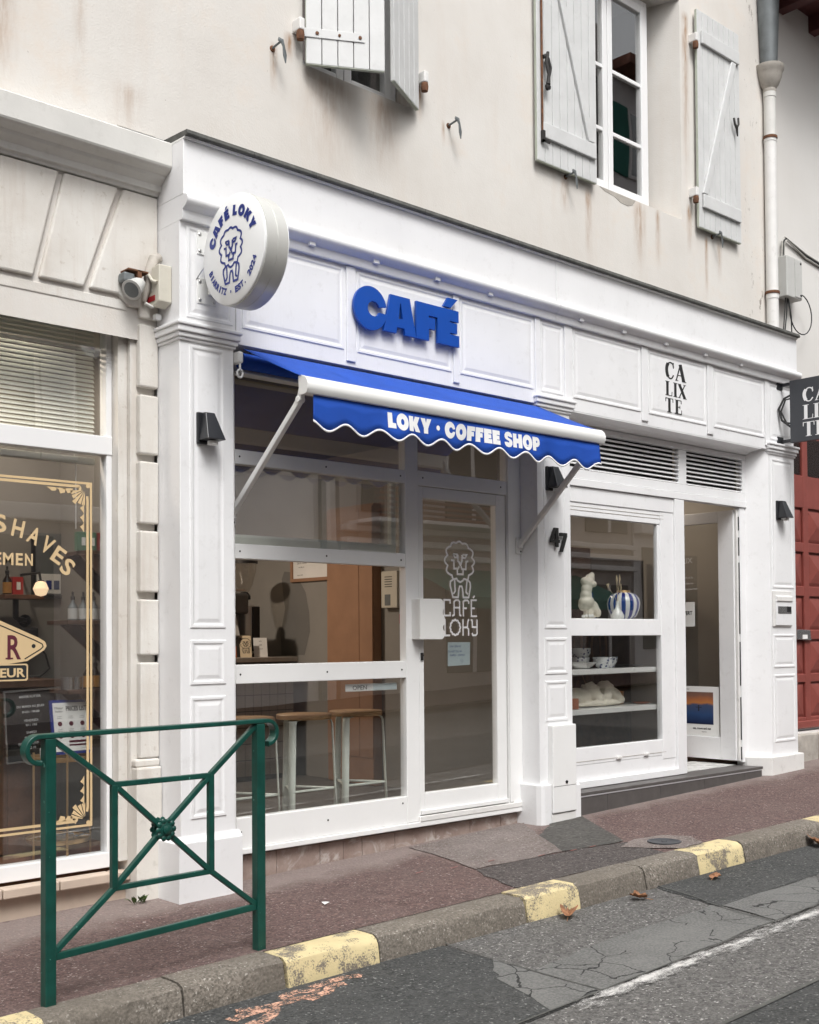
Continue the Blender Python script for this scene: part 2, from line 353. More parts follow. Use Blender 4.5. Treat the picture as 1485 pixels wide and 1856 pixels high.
        OFF[o.name] = off
        if bevel:
            bm = o.modifiers.new('bevel', 'BEVEL'); bm.width = bevel; bm.segments = 2; bm.limit_method = 'ANGLE'; bm.angle_limit = R(40)
        if label: o['label'] = label
        if kind: o['kind'] = kind
        return o
def T(name, label, cat, loc=(0,0,0), group=None):
    o = bpy.data.objects.new(name, None); C.objects.link(o); o.location = loc; o.empty_display_size = .1
    o['label'] = label; o['category'] = cat; OFF[o.name] = Vector(loc)
    if group: o['group'] = group
    return o
def tag(o, label, cat, group=None):
    o['label'] = label; o['category'] = cat
    if group: o['group'] = group
    return o
def copy_tree(o, parent=None, loc=None, label=None, rot=None):
    c = o.copy(); C.objects.link(c); c.parent = parent
    if loc is not None: c.location = loc
    if rot is not None: c.rotation_euler = rot
    if label: c['label'] = label
    OFF[c.name] = Vector(c.location) if parent is None else OFF[parent.name]
    for ch in list(o.children): copy_tree(ch, c)
    return c
def piece(src, parent, d, scale=None):
    """another object on the same mesh, shifted by d"""
    c = src.copy(); C.objects.link(c); c.parent = parent; c.location = Vector(src.location)+Vector(d); OFF[c.name] = OFF[src.name]; return c
def box(name, mat, parent, x0, x1, y0, y1, z0, z1, bevel=.003, **k): return MB().box(x0,x1,y0,y1,z0,z1).build(name, mat, parent, bevel, **k)
FRONT = lambda y: (lambda u, v, l=0: (u, y-l, v))            # plane facing the street
SIDE = lambda x: (lambda u, v, l=0: (x-l, -u, v))             # plane facing left along the street: u runs outwards from the wall
def gz(x): return .008+.031*x if x > -.2 else .0018+.02*(x+.2)
ORD = ['first','second','third','fourth','fifth','sixth','seventh','eighth','ninth','tenth','eleventh','twelfth']

# letters
def arc(cx, cy, rx, ry, a0, a1, n=20): return [(cx+rx*math.cos(R(a0+(a1-a0)*i/n)), cy+ry*math.sin(R(a0+(a1-a0)*i/n))) for i in range(n+1)]
def thick(pts, w):
    L, Rr = [], []; P = [Vector(p) for p in pts]
    for i in range(len(P)):
        d = (P[min(i+1, len(P)-1)]-P[max(0, i-1)]).normalized(); n = Vector((-d.y, d.x))*w/2; L.append(tuple(P[i]+n)); Rr.append(tuple(P[i]-n))
    return L+Rr[::-1]
def curve_smooth(pts, k=4):
    out = []; P = [Vector(p) for p in pts]; n = len(P)
    for i in range(n-1):
        p0, p1, p2, p3 = P[max(0, i-1)], P[i], P[i+1], P[min(n-1, i+2)]
        for j in range(k):
            t = j/k; out.append(tuple(.5*((2*p1)+(p2-p0)*t+(2*p0-5*p1+4*p2-p3)*t*t+(3*p1-p0-3*p2+p3)*t**3)))
    return out+[tuple(P[-1])]
E1 = [(0,0),(0,1),(.80,1),(.80,.69),(.46,.69),(.46,.64),(.74,.64),(.74,.36),(.46,.36),(.46,.31),(.82,.31),(.82,0)]
HEAVY = {
 'C': (1.12, [[(1.12*x, -.07+1.14*y) for x, y in arc(.5,.5,.5,.5,12,352,40)+arc(.6,.5,.19,.175,338,20,16)]]),
 'A': (1.16, [[(0,0),(.235,1),(1.0*.93,1),(1.16,0),(.76,0),(.74,.17),(.46,.17),(.43,0)], [(.52,.40),(.68,.40),(.61,.82),(.58,.82)]]),
 'F': (.80, [[(0,0),(0,1),(.80,1),(.80,.69),(.46,.69),(.46,.63),(.70,.63),(.70,.33),(.46,.33),(.46,0)]]),
 'E': (.83, [E1]), 'É': (.83, [E1, [(.22,1.06),(.40,1.32),(.76,1.32),(.50,1.06)]]),
 'L': (.74, [[(0,0),(0,1),(.42,1),(.42,.34),(.74,.34),(.74,0)]]),
 'O': (1.14, [arc(.57,.5,.57,.56,0,350,35), arc(.57,.5,.16,.2,0,345,23)]),
 'K': (1.1, [[(0,0),(0,1),(.42,1),(.42,.64),(.60,1),(1.06,1),(.80,.52),(1.10,0),(.62,0),(.42,.38),(.42,0)]]),
 'Y': (1.06, [[(.32,0),(.32,.36),(0,1),(.45,1),(.535,.70),(.62,1),(1.06,1),(.74,.36),(.74,0)]]),
 'S': (.92, [[(.90,.68),(.86,.87),(.70,1.01),(.45,1.06),(.18,.99),(.03,.82),(.03,.62),(.12,.52),(.30,.45),(.50,.40),(.54,.33),(.49,.28),(.42,.275),(.36,.31),(0,.29),(.02,.14),(.18,-.01),(.45,-.06),(.72,-.01),(.89,.16),(.91,.36),(.82,.49),(.62,.57),(.42,.62),(.38,.69),(.43,.74),(.50,.74),(.55,.70)]]),
 'H': (1.0, [[(0,0),(0,1),(.4,1),(.4,.66),(.6,.66),(.6,1),(1,1),(1,0),(.6,0),(.6,.32),(.4,.32),(.4,0)]]),
 'P': (.88, [[(0,0),(0,1),(.5,1)]+arc(.5,.64,.38,.36,90,-90,16)+[(.42,.28),(.42,0)], arc(.5,.66,.07,.09,0,345,15)]),
 '•': (.34, [arc(.17,.5,.17,.17,0,345,23)]),
}
SERIF = {
 'C': (.62, [thick(curve_smooth([(.57,.70),(.53,.88),(.38,.96),(.24,.90),(.13,.70),(.11,.45),(.16,.2),(.28,.05),(.44,.06),(.57,.26)],3), .075), thick(curve_smooth([(.20,.88),(.12,.70),(.10,.48),(.14,.25),(.20,.12)],3), .19), [(.545,.64),(.585,.64),(.585,.98),(.545,.98)]]),
 'A': (.74, [thick([(.07,.02),(.36,.97)], .07), thick([(.35,.98),(.59,.02)], .21), [(.14,.31),(.50,.31),(.50,.355),(.16,.355)], [(0,0),(.20,0),(.20,.035),(0,.035)], [(.46,0),(.76,0),(.76,.035),(.46,.035)]]),
 'L': (.58, [[(.075,0),(.265,0),(.265,1),(.075,1)], [(0,.965),(.34,.965),(.34,1),(0,1)], [(0,0),(.56,0),(.56,.04),(0,.04)], [(.52,.04),(.56,.04),(.575,.30),(.54,.30)]]),
 'I': (.34, [[(.075,0),(.265,0),(.265,1),(.075,1)], [(0,.965),(.34,.965),(.34,1),(0,1)], [(0,0),(.34,0),(.34,.035),(0,.035)]]),
 'X': (.72, [thick([(.12,.98),(.58,.02)], .21), thick([(.58,.98),(.10,.02)], .07), [(0,.965),(.26,.965),(.26,1),(0,1)], [(.46,.965),(.68,.965),(.68,1),(.46,1)], [(0,0),(.2,0),(.2,.035),(0,.035)], [(.44,0),(.72,0),(.72,.035),(.44,.035)]]),
 'T': (.64, [[(.225,0),(.415,0),(.415,1),(.225,1)], [(0,.955),(.64,.955),(.64,1),(0,1)], [(0,.72),(.035,.72),(.05,.96),(0,.96)], [(.605,.72),(.64,.72),(.64,.96),(.59,.96)], [(.15,0),(.49,0),(.49,.035),(.15,.035)]]),
 'E': (.60, [[(.075,0),(.265,0),(.265,1),(.075,1)], [(0,.955),(.56,.955),(.56,1),(0,1)], [(0,0),(.58,0),(.58,.045),(0,.045)], [(.24,.48),(.44,.48),(.44,.52),(.24,.52)], [(.525,.75),(.56,.75),(.56,.96),(.52,.96)], [(.535,.04),(.58,.04),(.595,.30),(.56,.30)], [(.415,.38),(.44,.38),(.44,.62),(.415,.62)]]),
}
def glyph_mesh(polys, extrude=0, bevel=0):
    """triangulated 2-D glyph (outline with holes), as (verts, faces)"""
    cu = bpy.data.curves.new('g', 'CURVE'); cu.dimensions = '2D'; cu.fill_mode = 'BOTH' if not extrude else 'BOTH'; cu.extrude = extrude; cu.bevel_depth = bevel; cu.bevel_resolution = 1
    for p in polys:
        sp = cu.splines.new('POLY'); sp.points.add(len(p)-1); sp.use_cyclic_u = True
        for i, q in enumerate(p): sp.points[i].co = (q[0], q[1], 0, 1)
    o = bpy.data.objects.new('g', cu); me = o.to_mesh(); vs = [tuple(v.co) for v in me.vertices]; fs = [tuple(f.vertices) for f in me.polygons]
    o.to_mesh_clear(); bpy.data.objects.remove(o); bpy.data.curves.remove(cu); return vs, fs
def text_mesh(s, offset=0, extrude=0, spacing=1.0):
    cu = bpy.data.curves.new('t', 'FONT'); cu.body = s; cu.size = 1; cu.offset = offset; cu.extrude = extrude; cu.space_character = spacing; cu.align_x = 'CENTER'; cu.resolution_u = 3
    o = bpy.data.objects.new('t', cu); me = o.to_mesh(); vs = [tuple(v.co) for v in me.vertices]; fs = [tuple(f.vertices) for f in me.polygons]
    o.to_mesh_clear(); bpy.data.objects.remove(o); bpy.data.curves.remove(cu); return vs, fs
def put_text(mb, s, u, v, h, fn, w=None, rot=0, offset=0, extrude=0, lift=0.0, m=0, spacing=1.0):
    """set centred text: baseline middle at (u, v), cap height h, optional overall width w"""
    vs, fs = text_mesh(s, offset, extrude, spacing)
    if not vs: return
    k = h/.727; xs = [q[0] for q in vs]; kx = k if w is None else w/max(1e-6, max(xs)-min(xs)); cx = (max(xs)+min(xs))/2; c, sn = math.cos(rot), math.sin(rot)
    out = []
    for x, y, z in vs:
        a, b = (x-cx)*kx, y*k; out.append(fn(u+a*c-b*sn, v+a*sn+b*c, lift+z))
    mb.add(out, fs, m)
def put_glyphs(mb, s, font, u, v, h, fn, kx=1.0, gap=.05, extrude=0, bevel=0, lift=0.0, m=0, rot=0):
    c, sn = math.cos(rot), math.sin(rot); x = 0
    for ch in s:
        if ch == ' ': x += .32*h; continue
        w, polys = font[ch]
        groups = [polys] if font is HEAVY else [[p] for p in polys]
        for gi, gp in enumerate(groups):
            vs, fs = glyph_mesh(gp, extrude/h if extrude else 0, bevel/h if bevel else 0)
            mb.add([fn(u+(x+a*h*kx)*c-b*h*sn, v+(x+a*h*kx)*sn+b*h*c, lift+z*h+gi*.00012) for a, b, z in vs], fs, m)
        x += (w+gap)*h*kx
    return x

def letters(s, font, u, v, h, fn, mat, parent, kx=1.0, gap=.05, name='letter', **k):
    """one object per letter; returns the width set"""
    x = 0
    for ch_ in s:
        if ch_ == ' ': x += .32*h; continue
        mb = MB(); put_glyphs(mb, ch_, font, u+x, v, h, fn, kx=kx, gap=gap, **k); mb.build(name, mat, parent); x += (font[ch_][0]+gap)*h*kx
    return x

# ------------------------------------------------------------ ground, kerb and road
def sheet(name, mat, pts, dz, kind='structure', label=None, parent=None):
    """polygon laid on the sloping ground, gridded so that it follows it; rectangles only: (x0,x1,y0,y1) or outline"""
    mb = MB()
    if len(pts) == 4 and not isinstance(pts[0], tuple):
        x0, x1, y0, y1 = pts; xs = [x0]
        for q in (-.2,):
            if x0 < q < x1: xs.append(q)
        xs.append(x1)
        for a, b in zip(xs[:-1], xs[1:]): mb.add([(a,y0,gz(a)+dz),(b,y0,gz(b)+dz),(b,y1,gz(b)+dz),(a,y1,gz(a)+dz)], [(0,1,2,3)])
    else: mb.add([(x, y, gz(x)+dz) for x, y in pts], [tuple(range(len(pts)))])
    return mb.build(name, mat, parent, kind=kind, label=label)
def jag(pts, n=6, a=.012):
    out = []
    for i, p in enumerate(pts):
        q = pts[(i+1) % len(pts)]
        for j in range(n): t = j/n; out.append((p[0]+(q[0]-p[0])*t+random.uniform(-a, a), p[1]+(q[1]-p[1])*t+random.uniform(-a, a)))
    return out
kb = lambda x: -1.25-.045*max(x, -.3)                       # back edge of the kerb
RD = -.125
sheet('road', 'asphalt_grey', (-45, 60, -9, .2), RD)
mb = MB()
xs = [-45, -20, -6, -2, -.3, -.2, 0, 2, 4, 8, 20, 60]
for a, b in zip(xs[:-1], xs[1:]): mb.add([(a, kb(a)+.004, gz(a)), (b, kb(b)+.004, gz(b)), (b, .6, gz(b)), (a, .6, gz(a))], [(0,1,2,3)])
mb.build('pavement', 'pavement_red', kind='structure')
sheet('pavement_patch', 'pavement_dark', jag([(1.02,-.98),(.93,-1.29),(2.18,-1.34),(2.28,-.98),(1.86,-.88),(1.1,-.80)], 6), .004)
sheet('pavement_patch', 'pavement_tar', jag([(1.80,-.87),(2.30,-.96),(2.86,-.13),(2.62,-.17),(2.45,-.2),(2.10,-.42)], 5), .006)
sheet('pavement_patch', 'pavement_pale', jag([(1.12,-.79),(1.84,-.87),(2.08,-.44),(2.38,-.02),(1.30,-.02)], 6), .005)
# road surfaces
sheet('road_patch', 'asphalt_dark', jag([(-6,-1.38),(.22,-1.40),(.20,-2.44),(-6,-2.46)], 10), RD+.004)
sheet('road_patch', 'asphalt_dark', jag([(1.87,-1.45),(9,-1.8),(9,-2.12),(1.70,-2.02)], 8), RD+.004)
sheet('road_patch', 'asphalt_cracked', jag([(.02,-2.0),(.21,-1.78),(.21,-2.40),(-.12,-2.42)], 5), RD+.008)
sheet('road_patch', 'asphalt_cracked', jag([(.225,-2.02),(.7,-1.98),(1.72,-1.98),(1.64,-2.38),(.22,-2.42)], 6), RD+.004)
sheet('road_patch', 'asphalt_cracked', jag([(1.73,-2.03),(2.6,-2.05),(2.6,-2.36),(1.66,-2.40)], 5), RD+.006)
sheet('road_patch', 'asphalt_dark', jag([(-8,-3.0),(1.0,-3.0),(9,-3.02),(9,-5.2),(-8,-5.2)], 12), RD+.004)
sheet('painted_line', 'road_white', jag([(-.06,-2.55),(2.0,-2.53),(5,-2.52),(9,-2.52),(9,-2.40),(2,-2.40),(-.02,-2.425)], 24, .014), RD+.0095)
cr = MB()
def crack(pts, w=.012): cr.ribbon(curve_smooth(pts, 3), w, lambda u, v, l: (u, v, gz(u)+RD+.011))
crack([(-6,-2.45),(-2,-2.47),(0,-2.43),(.7,-2.42),(1.4,-2.405),(2.4,-2.39),(4,-2.39)], .010); crack([(.24,-1.44),(.22,-1.8),(.2,-2.1),(.2,-2.43)], .009); crack([(1.87,-1.5),(1.79,-1.8),(1.70,-2.02),(1.62,-2.4)], .009)
crack([(-4,-3.01),(-1,-3.0),(.5,-3.01),(2,-3.0),(5,-3.0)], .02)
for i in range(0):
    x0 = random.uniform(.75, 1.6); p = [(x0, -2.06-random.random()*.1)]
    for j in range(4): p.append((p[-1][0]+random.uniform(-.12, .12), p[-1][1]-random.uniform(.04, .10)))
    crack(p, .004)
cr.build('road_cracks', 'flashing_lead', kind='stuff')['label'] = 'dark cracks and joints in the road surface'
ch = MB()
def chs(pts, w): ch.ribbon(curve_smooth([(p[0], p[1]) for p in pts], 3), w, lambda u, v, l: (u, v, gz(u)+RD+.010))
chs([(-.62,-1.50),(-.50,-1.49),(-.40,-1.50),(-.36,-1.53)], .05); chs([(-.62,-1.56),(-.70,-1.50),(-.78,-1.52),(-.74,-1.58),(-.62,-1.60),(-.55,-1.55),(-.48,-1.56)], .05)
chs([(-1.02,-1.52),(-.92,-1.56),(-.80,-1.58),(-.72,-1.58),(-.70,-1.64)], .05); chs([(-1.10,-1.60),(-.98,-1.58),(-.9,-1.61),(-.98,-1.68),(-1.1,-1.7)], .06)
tag(ch.build('chalk_marking', 'chalk_orange'), 'smudged orange spray marking on the dark road beside the kerb', 'marking')
mk = MB()
for x, y, a in ((.83,-.62,.1),(1.05,-.68,.1),(1.32,-.72,.2),(1.62,-.85,.2),(1.86,-.90,.2),(2.02,-.92,.1)): mk.fill([(x-.03,y-.006),(x+.03,y-.003),(x+.035,y+.007),(x-.025,y+.005)], lambda u, v, l: (u, v, gz(u)+.009))
tag(mk.build('spray_dashes', 'spray_red'), 'row of faint red spray dashes on the dark pavement patch', 'marking')
# kerb stones
kerb = bpy.data.objects.new('kerb', None); C.objects.link(kerb); kerb['kind'] = 'structure'
jx = [-45, -20, -8, -4, -3.0, -2.1, -1.20, -.69, -.165, .80, 1.76, 2.72, 3.64, 4.6, 5.6, 6.6, 12, 30, 60]
yel = ((-2.1, -1.78), (-.69, -.165), (.80, 1.20), (2.26, 2.72), (3.64, 4.1))
for a, b in zip(jx[:-1], jx[1:]):
    if b < -5 or a > 9: segs = [(a, b, 0)]
    else:
        segs = [(a+.006, b-.006, 0)]
        for y0, y1 in yel:
            if y0 >= a-.01 and y1 <= b+.01:
                segs = [q for q in ((a+.006, y0, 0), (max(y0, a+.006), min(y1, b-.006), 1), (y1, b-.006, 0)) if q[1]-q[0] > .02]
    mb = MB(); dzr = random.uniform(-.004, .004); dyr = random.uniform(-.006, .006)
    for s0, s1, mm in segs:
        nn = max(2, min(12, int((s1-s0)/.1))); ring = []
        for i in range(nn+1):
            x = s0+(s1-s0)*i/nn; y = kb(x)+dyr; z = gz(x)+dzr; w = lambda k: random.uniform(-k, k)
            ring.append([(x, y, z-.3), (x, y, z+.002), (x, y-.08, z+.004+w(.002)), (x, y-.135+w(.003), z+.002+w(.002)), (x, y-.163+w(.004), z-.012+w(.003)), (x, y-.172+w(.004), z-.035), (x, y-.186+w(.003), z-.11), (x, y-.188, z-.3)])
        vs = [p for r_ in ring for p in r_]; k = 8
        fs = [(i*k+j, i*k+j+1, (i+1)*k+j+1, (i+1)*k+j) for i in range(nn) for j in range(k-1)]+[tuple(range(k)), tuple(range(nn*k+k-1, nn*k-1, -1))]
        mb.add(vs, fs, mm)
    mb.build('kerb_stone', ['kerb_granite', 'kerb_yellow'], kerb, smooth=True)
# cover in the pavement
t = T('stopcock_cover', 'small round metal stopcock cover set in a pale concrete collar by the kerb', 'cover', (2.42, -1.17, gz(2.42)))
mb = MB(); mb.add([(2.42+q[0], -1.17+q[1], gz(2.42+q[0])+.007) for q in jag([(-.30,.12),(-.05,.20),(.18,.14),(.26,-.02),(.14,-.19),(-.1,-.21)], 4, .01)], [tuple(range(24))]); mb.build('concrete_collar', 'pavement_pale', t)
MB().lathe([(.105,0),(.105,.006),(.09,.007),(.085,.004),(.02,.004),(.018,.008),(0,.008)], (2.42,-1.17,gz(2.42)+.006), n=28).build('lid', 'anthracite', t, smooth=True)

# ------------------------------------------------------------ the townhouse above the shops
def xf(mb, M4):
    mb.v = [tuple(M4 @ Vector(v)) for v in mb.v]; return mb
def wall_open(x0, x1, z0, z1, y0, y1, ops):
    """wall slab with rectangular openings (x0,x1,z0,z1) and reveals"""
    xs = sorted({x0, x1, *[q for o in ops for q in o[:2]]}); zs = sorted({z0, z1, *[q for o in ops for q in o[2:4]]}); mb = MB()
    inside = lambda a, b, c, d: any(a >= o[0]-1e-6 and b <= o[1]+1e-6 and c >= o[2]-1e-6 and d <= o[3]+1e-6 for o in ops)
    for a, b in zip(xs[:-1], xs[1:]):
        for c, d in zip(zs[:-1], zs[1:]):
            if inside(a, b, c, d): continue
            mb.add([(a,y0,c),(b,y0,c),(b,y0,d),(a,y0,d)], [(0,1,2,3)]); mb.add([(a,y1,c),(b,y1,c),(b,y1,d),(a,y1,d)], [(3,2,1,0)])
    for o in ops:
        a, b, c, d = o[:4]; s = o[4] if len(o) > 4 else 0
        mb.add([(a,y0,c),(a-s,y1,c),(a-s,y1,d),(a,y0,d)], [(0,1,2,3)]); mb.add([(b,y0,c),(b-s,y1,c),(b-s,y1,d),(b,y0,d)], [(3,2,1,0)])
        mb.add([(a,y0,c),(b,y0,c),(b,y1,c),(a,y1,c)], [(0,1,2,3)]); mb.add([(a,y0,d),(b,y0,d),(b,y1,d),(a,y1,d)], [(3,2,1,0)])
    mb.add([(x0,y0,z0),(x0,y1,z0),(x0,y1,z1),(x0,y0,z1)], [(0,1,2,3)]); mb.add([(x1,y0,z0),(x1,y1,z0),(x1,y1,z1),(x1,y0,z1)], [(3,2,1,0)])
    return mb
WY = .08
house = T('townhouse', 'cream stucco upper storey with grey shutters above the three shopfronts', 'building', (0, WY, 0))
wall_open(-9, 5.99, 3.0, 8.2, WY, .42, [(.56, 1.50, 4.885, 6.75), (3.22, 4.54, 4.885, 6.76, .12)]).build('wall', 'stucco', house)
# chipped sill of the right window
mb = MB(); mb.prism([(3.44,4.883),(3.90,4.883),(3.86,4.84),(3.80,4.815),(3.70,4.82),(3.62,4.85),(3.50,4.86)], 'y', WY-.002, WY+.02); mb.build('plaster_chip', 'stone_grey_dirt', house, label='bare grey patch where the plaster broke off below the sill')
def casement(xc, hw, z0, z1, y, name_label, zs):
    w = MB().box(xc-hw, xc-hw+.045, y, y+.06, z0, z1).box(xc+hw-.045, xc+hw, y, y+.06, z0, z1).box(xc-hw+.045, xc+hw-.045, y, y+.06, z0, z0+.05).box(xc-hw+.045, xc+hw-.045, y, y+.06, z1-.05, z1).build('window', 'white_pvc', house, .004, label=name_label)
    for s in (-1, 1):
        a, b = (xc-hw+.047, xc-.004) if s < 0 else (xc+.004, xc+hw-.047)
        MB().box(a, a+.06, y-.012, y+.045, z0+.052, z1-.052).box(b-.06, b, y-.012, y+.045, z0+.052, z1-.052).box(a+.06, b-.06, y-.012, y+.045, z0+.052, z0+.125).box(a+.06, b-.06, y-.012, y+.045, z1-.12, z1-.052).build('sash', 'white_pvc', w, .006)
        box('pane', 'glass', w, a+.058, b-.058, y+.01, y+.016, z0+.12, z1-.115, 0)
        for zz in zs: box('glazing_bar', 'white_pvc', w, a+.055, b-.055, y-.004, y+.03, zz-.016, zz+.016, .004)
casement(3.775, .555, 4.925, 6.72, .26, 'white casement window with glazing bars', (5.47, 5.985))
casement(1.03, .46, 4.90, 6.74, .27, None, (5.5, 6.0))
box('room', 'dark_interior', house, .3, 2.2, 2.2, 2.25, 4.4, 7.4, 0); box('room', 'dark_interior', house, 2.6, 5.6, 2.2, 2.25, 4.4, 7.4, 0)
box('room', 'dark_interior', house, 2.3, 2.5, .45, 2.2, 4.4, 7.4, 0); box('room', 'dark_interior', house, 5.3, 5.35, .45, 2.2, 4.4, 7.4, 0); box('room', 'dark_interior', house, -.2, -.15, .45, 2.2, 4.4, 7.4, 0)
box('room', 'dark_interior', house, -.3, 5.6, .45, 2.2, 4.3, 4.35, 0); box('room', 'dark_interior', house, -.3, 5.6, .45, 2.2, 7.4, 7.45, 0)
box('curtain', 'plaster_grey', house, 3.3, 3.72, .42, .44, 4.95, 6.7, 0)
def shutter(hx, hy, z0, z1, w, ang, n, inner, flip, label):
    """leaf hinged at (hx,hy): runs along +x before turning by ang; inner shows ledges and brace"""
    M4 = Matrix.Translation((hx, hy, 0)) @ Matrix.Rotation(R(ang), 4, 'Z'); th = .028
    sh = MB(); 
    s = xf(MB().box(0, .006, -th/2+.004, th/2-.004, z0+.004, z1), M4).build('shutter', 'shutter_edge', house, label=label)
    pw = w/n
    for i in range(n): xf(MB().box(i*pw+.0022, (i+1)*pw-.0022, -th/2, th/2, z0, z1), M4).build('plank', 'shutter_grey', s, .0035)
    xf(MB().box(.004, w-.004, -th/2+.002, th/2-.002, z0-.004, z0-.0005), M4).build('bottom_edge', 'shutter_edge', s)
    if inner:
        ya, yb = -th/2-.024, -th/2-.0005
        for zz in (z0+.17, z1-.29): xf(MB().box(.045, w-.03, ya, yb, zz, zz+.115), M4).build('ledge', 'shutter_grey', s, .006)
        a, b = ((.075, z0+.292), (w-.115, z1-.297)) if not flip else ((w-.085, z0+.292), (.165, z1-.297))
        br = MB().prism([(a[0]-.035, a[1]), (a[0]+.035, a[1]), (b[0]+.035, b[1]), (b[0]-.035, b[1])], 'y', ya+.002, yb); xf(br, M4).build('brace', 'shutter_grey', s, .005)
    else:
        zz = z0+.16; xf(MB().box(-.03, w*.74, -th/2-.006, -th/2-.0005, zz, zz+.055), M4).build('strap_hinge', 'shutter_grey', s, .002)
        xf(MB().lathe([(.0,0),(.011,.0),(.011,.004),(0,.005)], (w*.68,-th/2-.006,zz+.027),(0,-1,0),10).lathe([(.0,0),(.011,.0),(.011,.004),(0,.005)], (w*.14,-th/2-.006,zz+.027),(0,-1,0),10).lathe([(.0,0),(.009,.0),(.009,.004),(0,.005)], (w*.42,-th/2-.006,zz+.027),(0,-1,0),10), M4).build('strap_bolt', 'rust', s)
    return s
shutter(.548, .035, 4.862, 6.6, .49, -29.5, 5, False, False, 'shutter leaf swung half open')
shutter(1.478, .045, 4.868, 6.6, .44, 180+26.5, 5, False, False, 'shutter leaf swung half open, seen nearly edge-on')
shutter(2.655, .042, 4.862, 6.75, .69, 0, 8, True, True, 'shutter leaf folded back flat on the wall')
shutter(4.722, .042, 4.858, 6.73, .655, 0, 8, True, False, 'shutter leaf folded back flat on the wall')
def pintle(x, z, n):
    a = MB().box(x-.02, x+.02, .0, WY+.002, z, z+.075).build('hinge_pin', 'white_worn', house, .008); MB().lathe([(.022,0),(.026,.03),(.022,.055),(0,.056)], (x,.022,z-.055)).build('pin_foot', 'rust', a, smooth=True)
for x, z in ((.50, 5.045), (1.525, 5.055), (4.665, 5.10), (4.69, 6.43)): pintle(x, z, 0)
def holdback(x, z, label, st='iron_black'):
    t = T('shutter_holdback', label, 'shutter catch', (x, WY, z), 'shutter holdbacks on the wall')
    MB().tube([(x,WY+.02,z),(x-.005,.03,z+.004),(x+.0,-.005,z+.012)], .007, 8).build('stem', 'zinc', t, smooth=True)
    MB().tube([(x-.018,-.005,z+.022),(x+.006,-.008,z+.016),(x+.02,-.006,z-.01),(x+.03,-.004,z-.06),(x+.036,-.002,z-.105)], [.012,.015,.009,.014,.004], 8, flat=.45).build('catch', 'zinc', t, smooth=True)
    MB().lathe([(.02,0),(.017,.006),(0,.007)], (x,WY,z),(0,-1,0),12).build('rosette', 'rust', t, smooth=True)
holdback(.335, 4.90, 'rusty shutter holdback on the wall left of the small window'); holdback(1.80, 4.87, 'rusty shutter holdback on the wall right of the small window')
holdback(3.03, 4.845, 'rusty shutter holdback under the left leaf of the tall window'); holdback(4.99, 4.84, 'rusty shutter holdback under the right leaf of the tall window')
t = T('espagnolette', 'black wrought iron shutter bolt on the left leaf of the tall window', 'bolt', (2.73, 0, 4.9))
MB().tube([(2.70,.016,5.02),(2.70,.016,6.7)], .009, 8).build('rod', 'rust', t, smooth=True)
MB().tube([(2.70,.0,5.62),(2.735,-.01,5.64)], .016, 8).tube([(2.735,-.012,5.66),(2.715,-.014,5.58),(2.74,-.016,5.5),(2.73,-.016,5.42)], [.012,.016,.012,.018], 8).tube([(2.74,-.012,5.62),(2.765,-.014,5.55),(2.745,-.016,5.48)], .009, 8).lathe([(0,0),(.024,.012),(.024,.03),(0,.042)], (2.735,-.03,5.405),(0,1,0),12).build('handle', 'iron_black', t, smooth=True)
MB().box(2.69,2.715,.0,.024,5.0,5.08).box(2.69,2.77,.0,.012,5.0,5.012).build('foot', 'iron_black', t)
t = T('shutter_hook', 'black iron fork on the right leaf of the tall window', 'hook', (5.27, 0, 5.85)); MB().tube([(5.235,.0,5.93),(5.24,-.005,5.88),(5.27,-.006,5.85),(5.28,-.006,5.78)], [.009,.010,.012,.006], 8).tube([(5.305,.0,5.95),(5.30,-.005,5.89),(5.27,-.006,5.85)], .009, 8).build('fork', 'iron_black', t, smooth=True)
# ------------------------------------------------------------ neighbour on the right
nb = T('neighbour_house', 'white rendered house on the right behind the drainpipe', 'building', (6.2, .1, 0))
wall_open(5.99, 14, -.2, 9, .10, .42, [(6.27, 8.4, .47, 3.62)]).build('wall', 'stucco_right', nb)
mb = MB()
for i in range(5): mb.add([(6.0+i*.62, .08, gz(6+i*.62)-.05),(6.60+i*.62, .08, gz(6+i*.62)-.05),(6.60+i*.62, .08, .455),(6.0+i*.62, .08, .455)], [(0,1,2,3)])
for i in range(4): MB().box(6.0+i*.62+.006, 6.62+i*.62-.006, .03+random.uniform(0,.012), .2, gz(6)-.1, .455).build('plinth_stone', 'stone_grey_dirt', nb, .012)
MB().box(5.7, 13, -.75, .6, 7.42, 7.46).build('soffit', 'roof_timber_red', nb)
for i in range(7): box('rafter', 'roof_timber_red', nb, 6.15+i*.6, 6.27+i*.6, -.72, .12, 7.26, 7.418)
gate = T('carriage_gate', 'oxide red wooden gate with diamond pointed panels and obscured glass above', 'gate', (7.3, .2, .47))
GX0, GX1 = 6.29, 8.38; GY = .19
box('leaf', 'red_paint', gate, GX0, GX1, GY, GY+.05, .49, 3.60)
cols = [(6.29,6.62),(6.72,7.05),(7.19,7.52),(7.62,7.95)]; 
mb = MB()
for x in (6.62, 7.05, 7.52): 
    b = {6.62:.10, 7.05:.14, 7.52:.10}[x]; box('stile', 'red_paint', gate, x+.0015, x+b-.0015, GY-.028, GY-.001, .49, 3.40, .006)
zr = [(.60,.935),(1.015,1.345),(1.435,1.76),(1.855,2.185),(2.275,2.61)]
zcuts = [.49]+[q for p in zr for q in p]+[2.92]
for i in range(0, len(zcuts), 2): box('rail', 'red_paint', gate, GX0, 7.95, GY-.026, GY-.0015, zcuts[i], zcuts[i+1], .006)
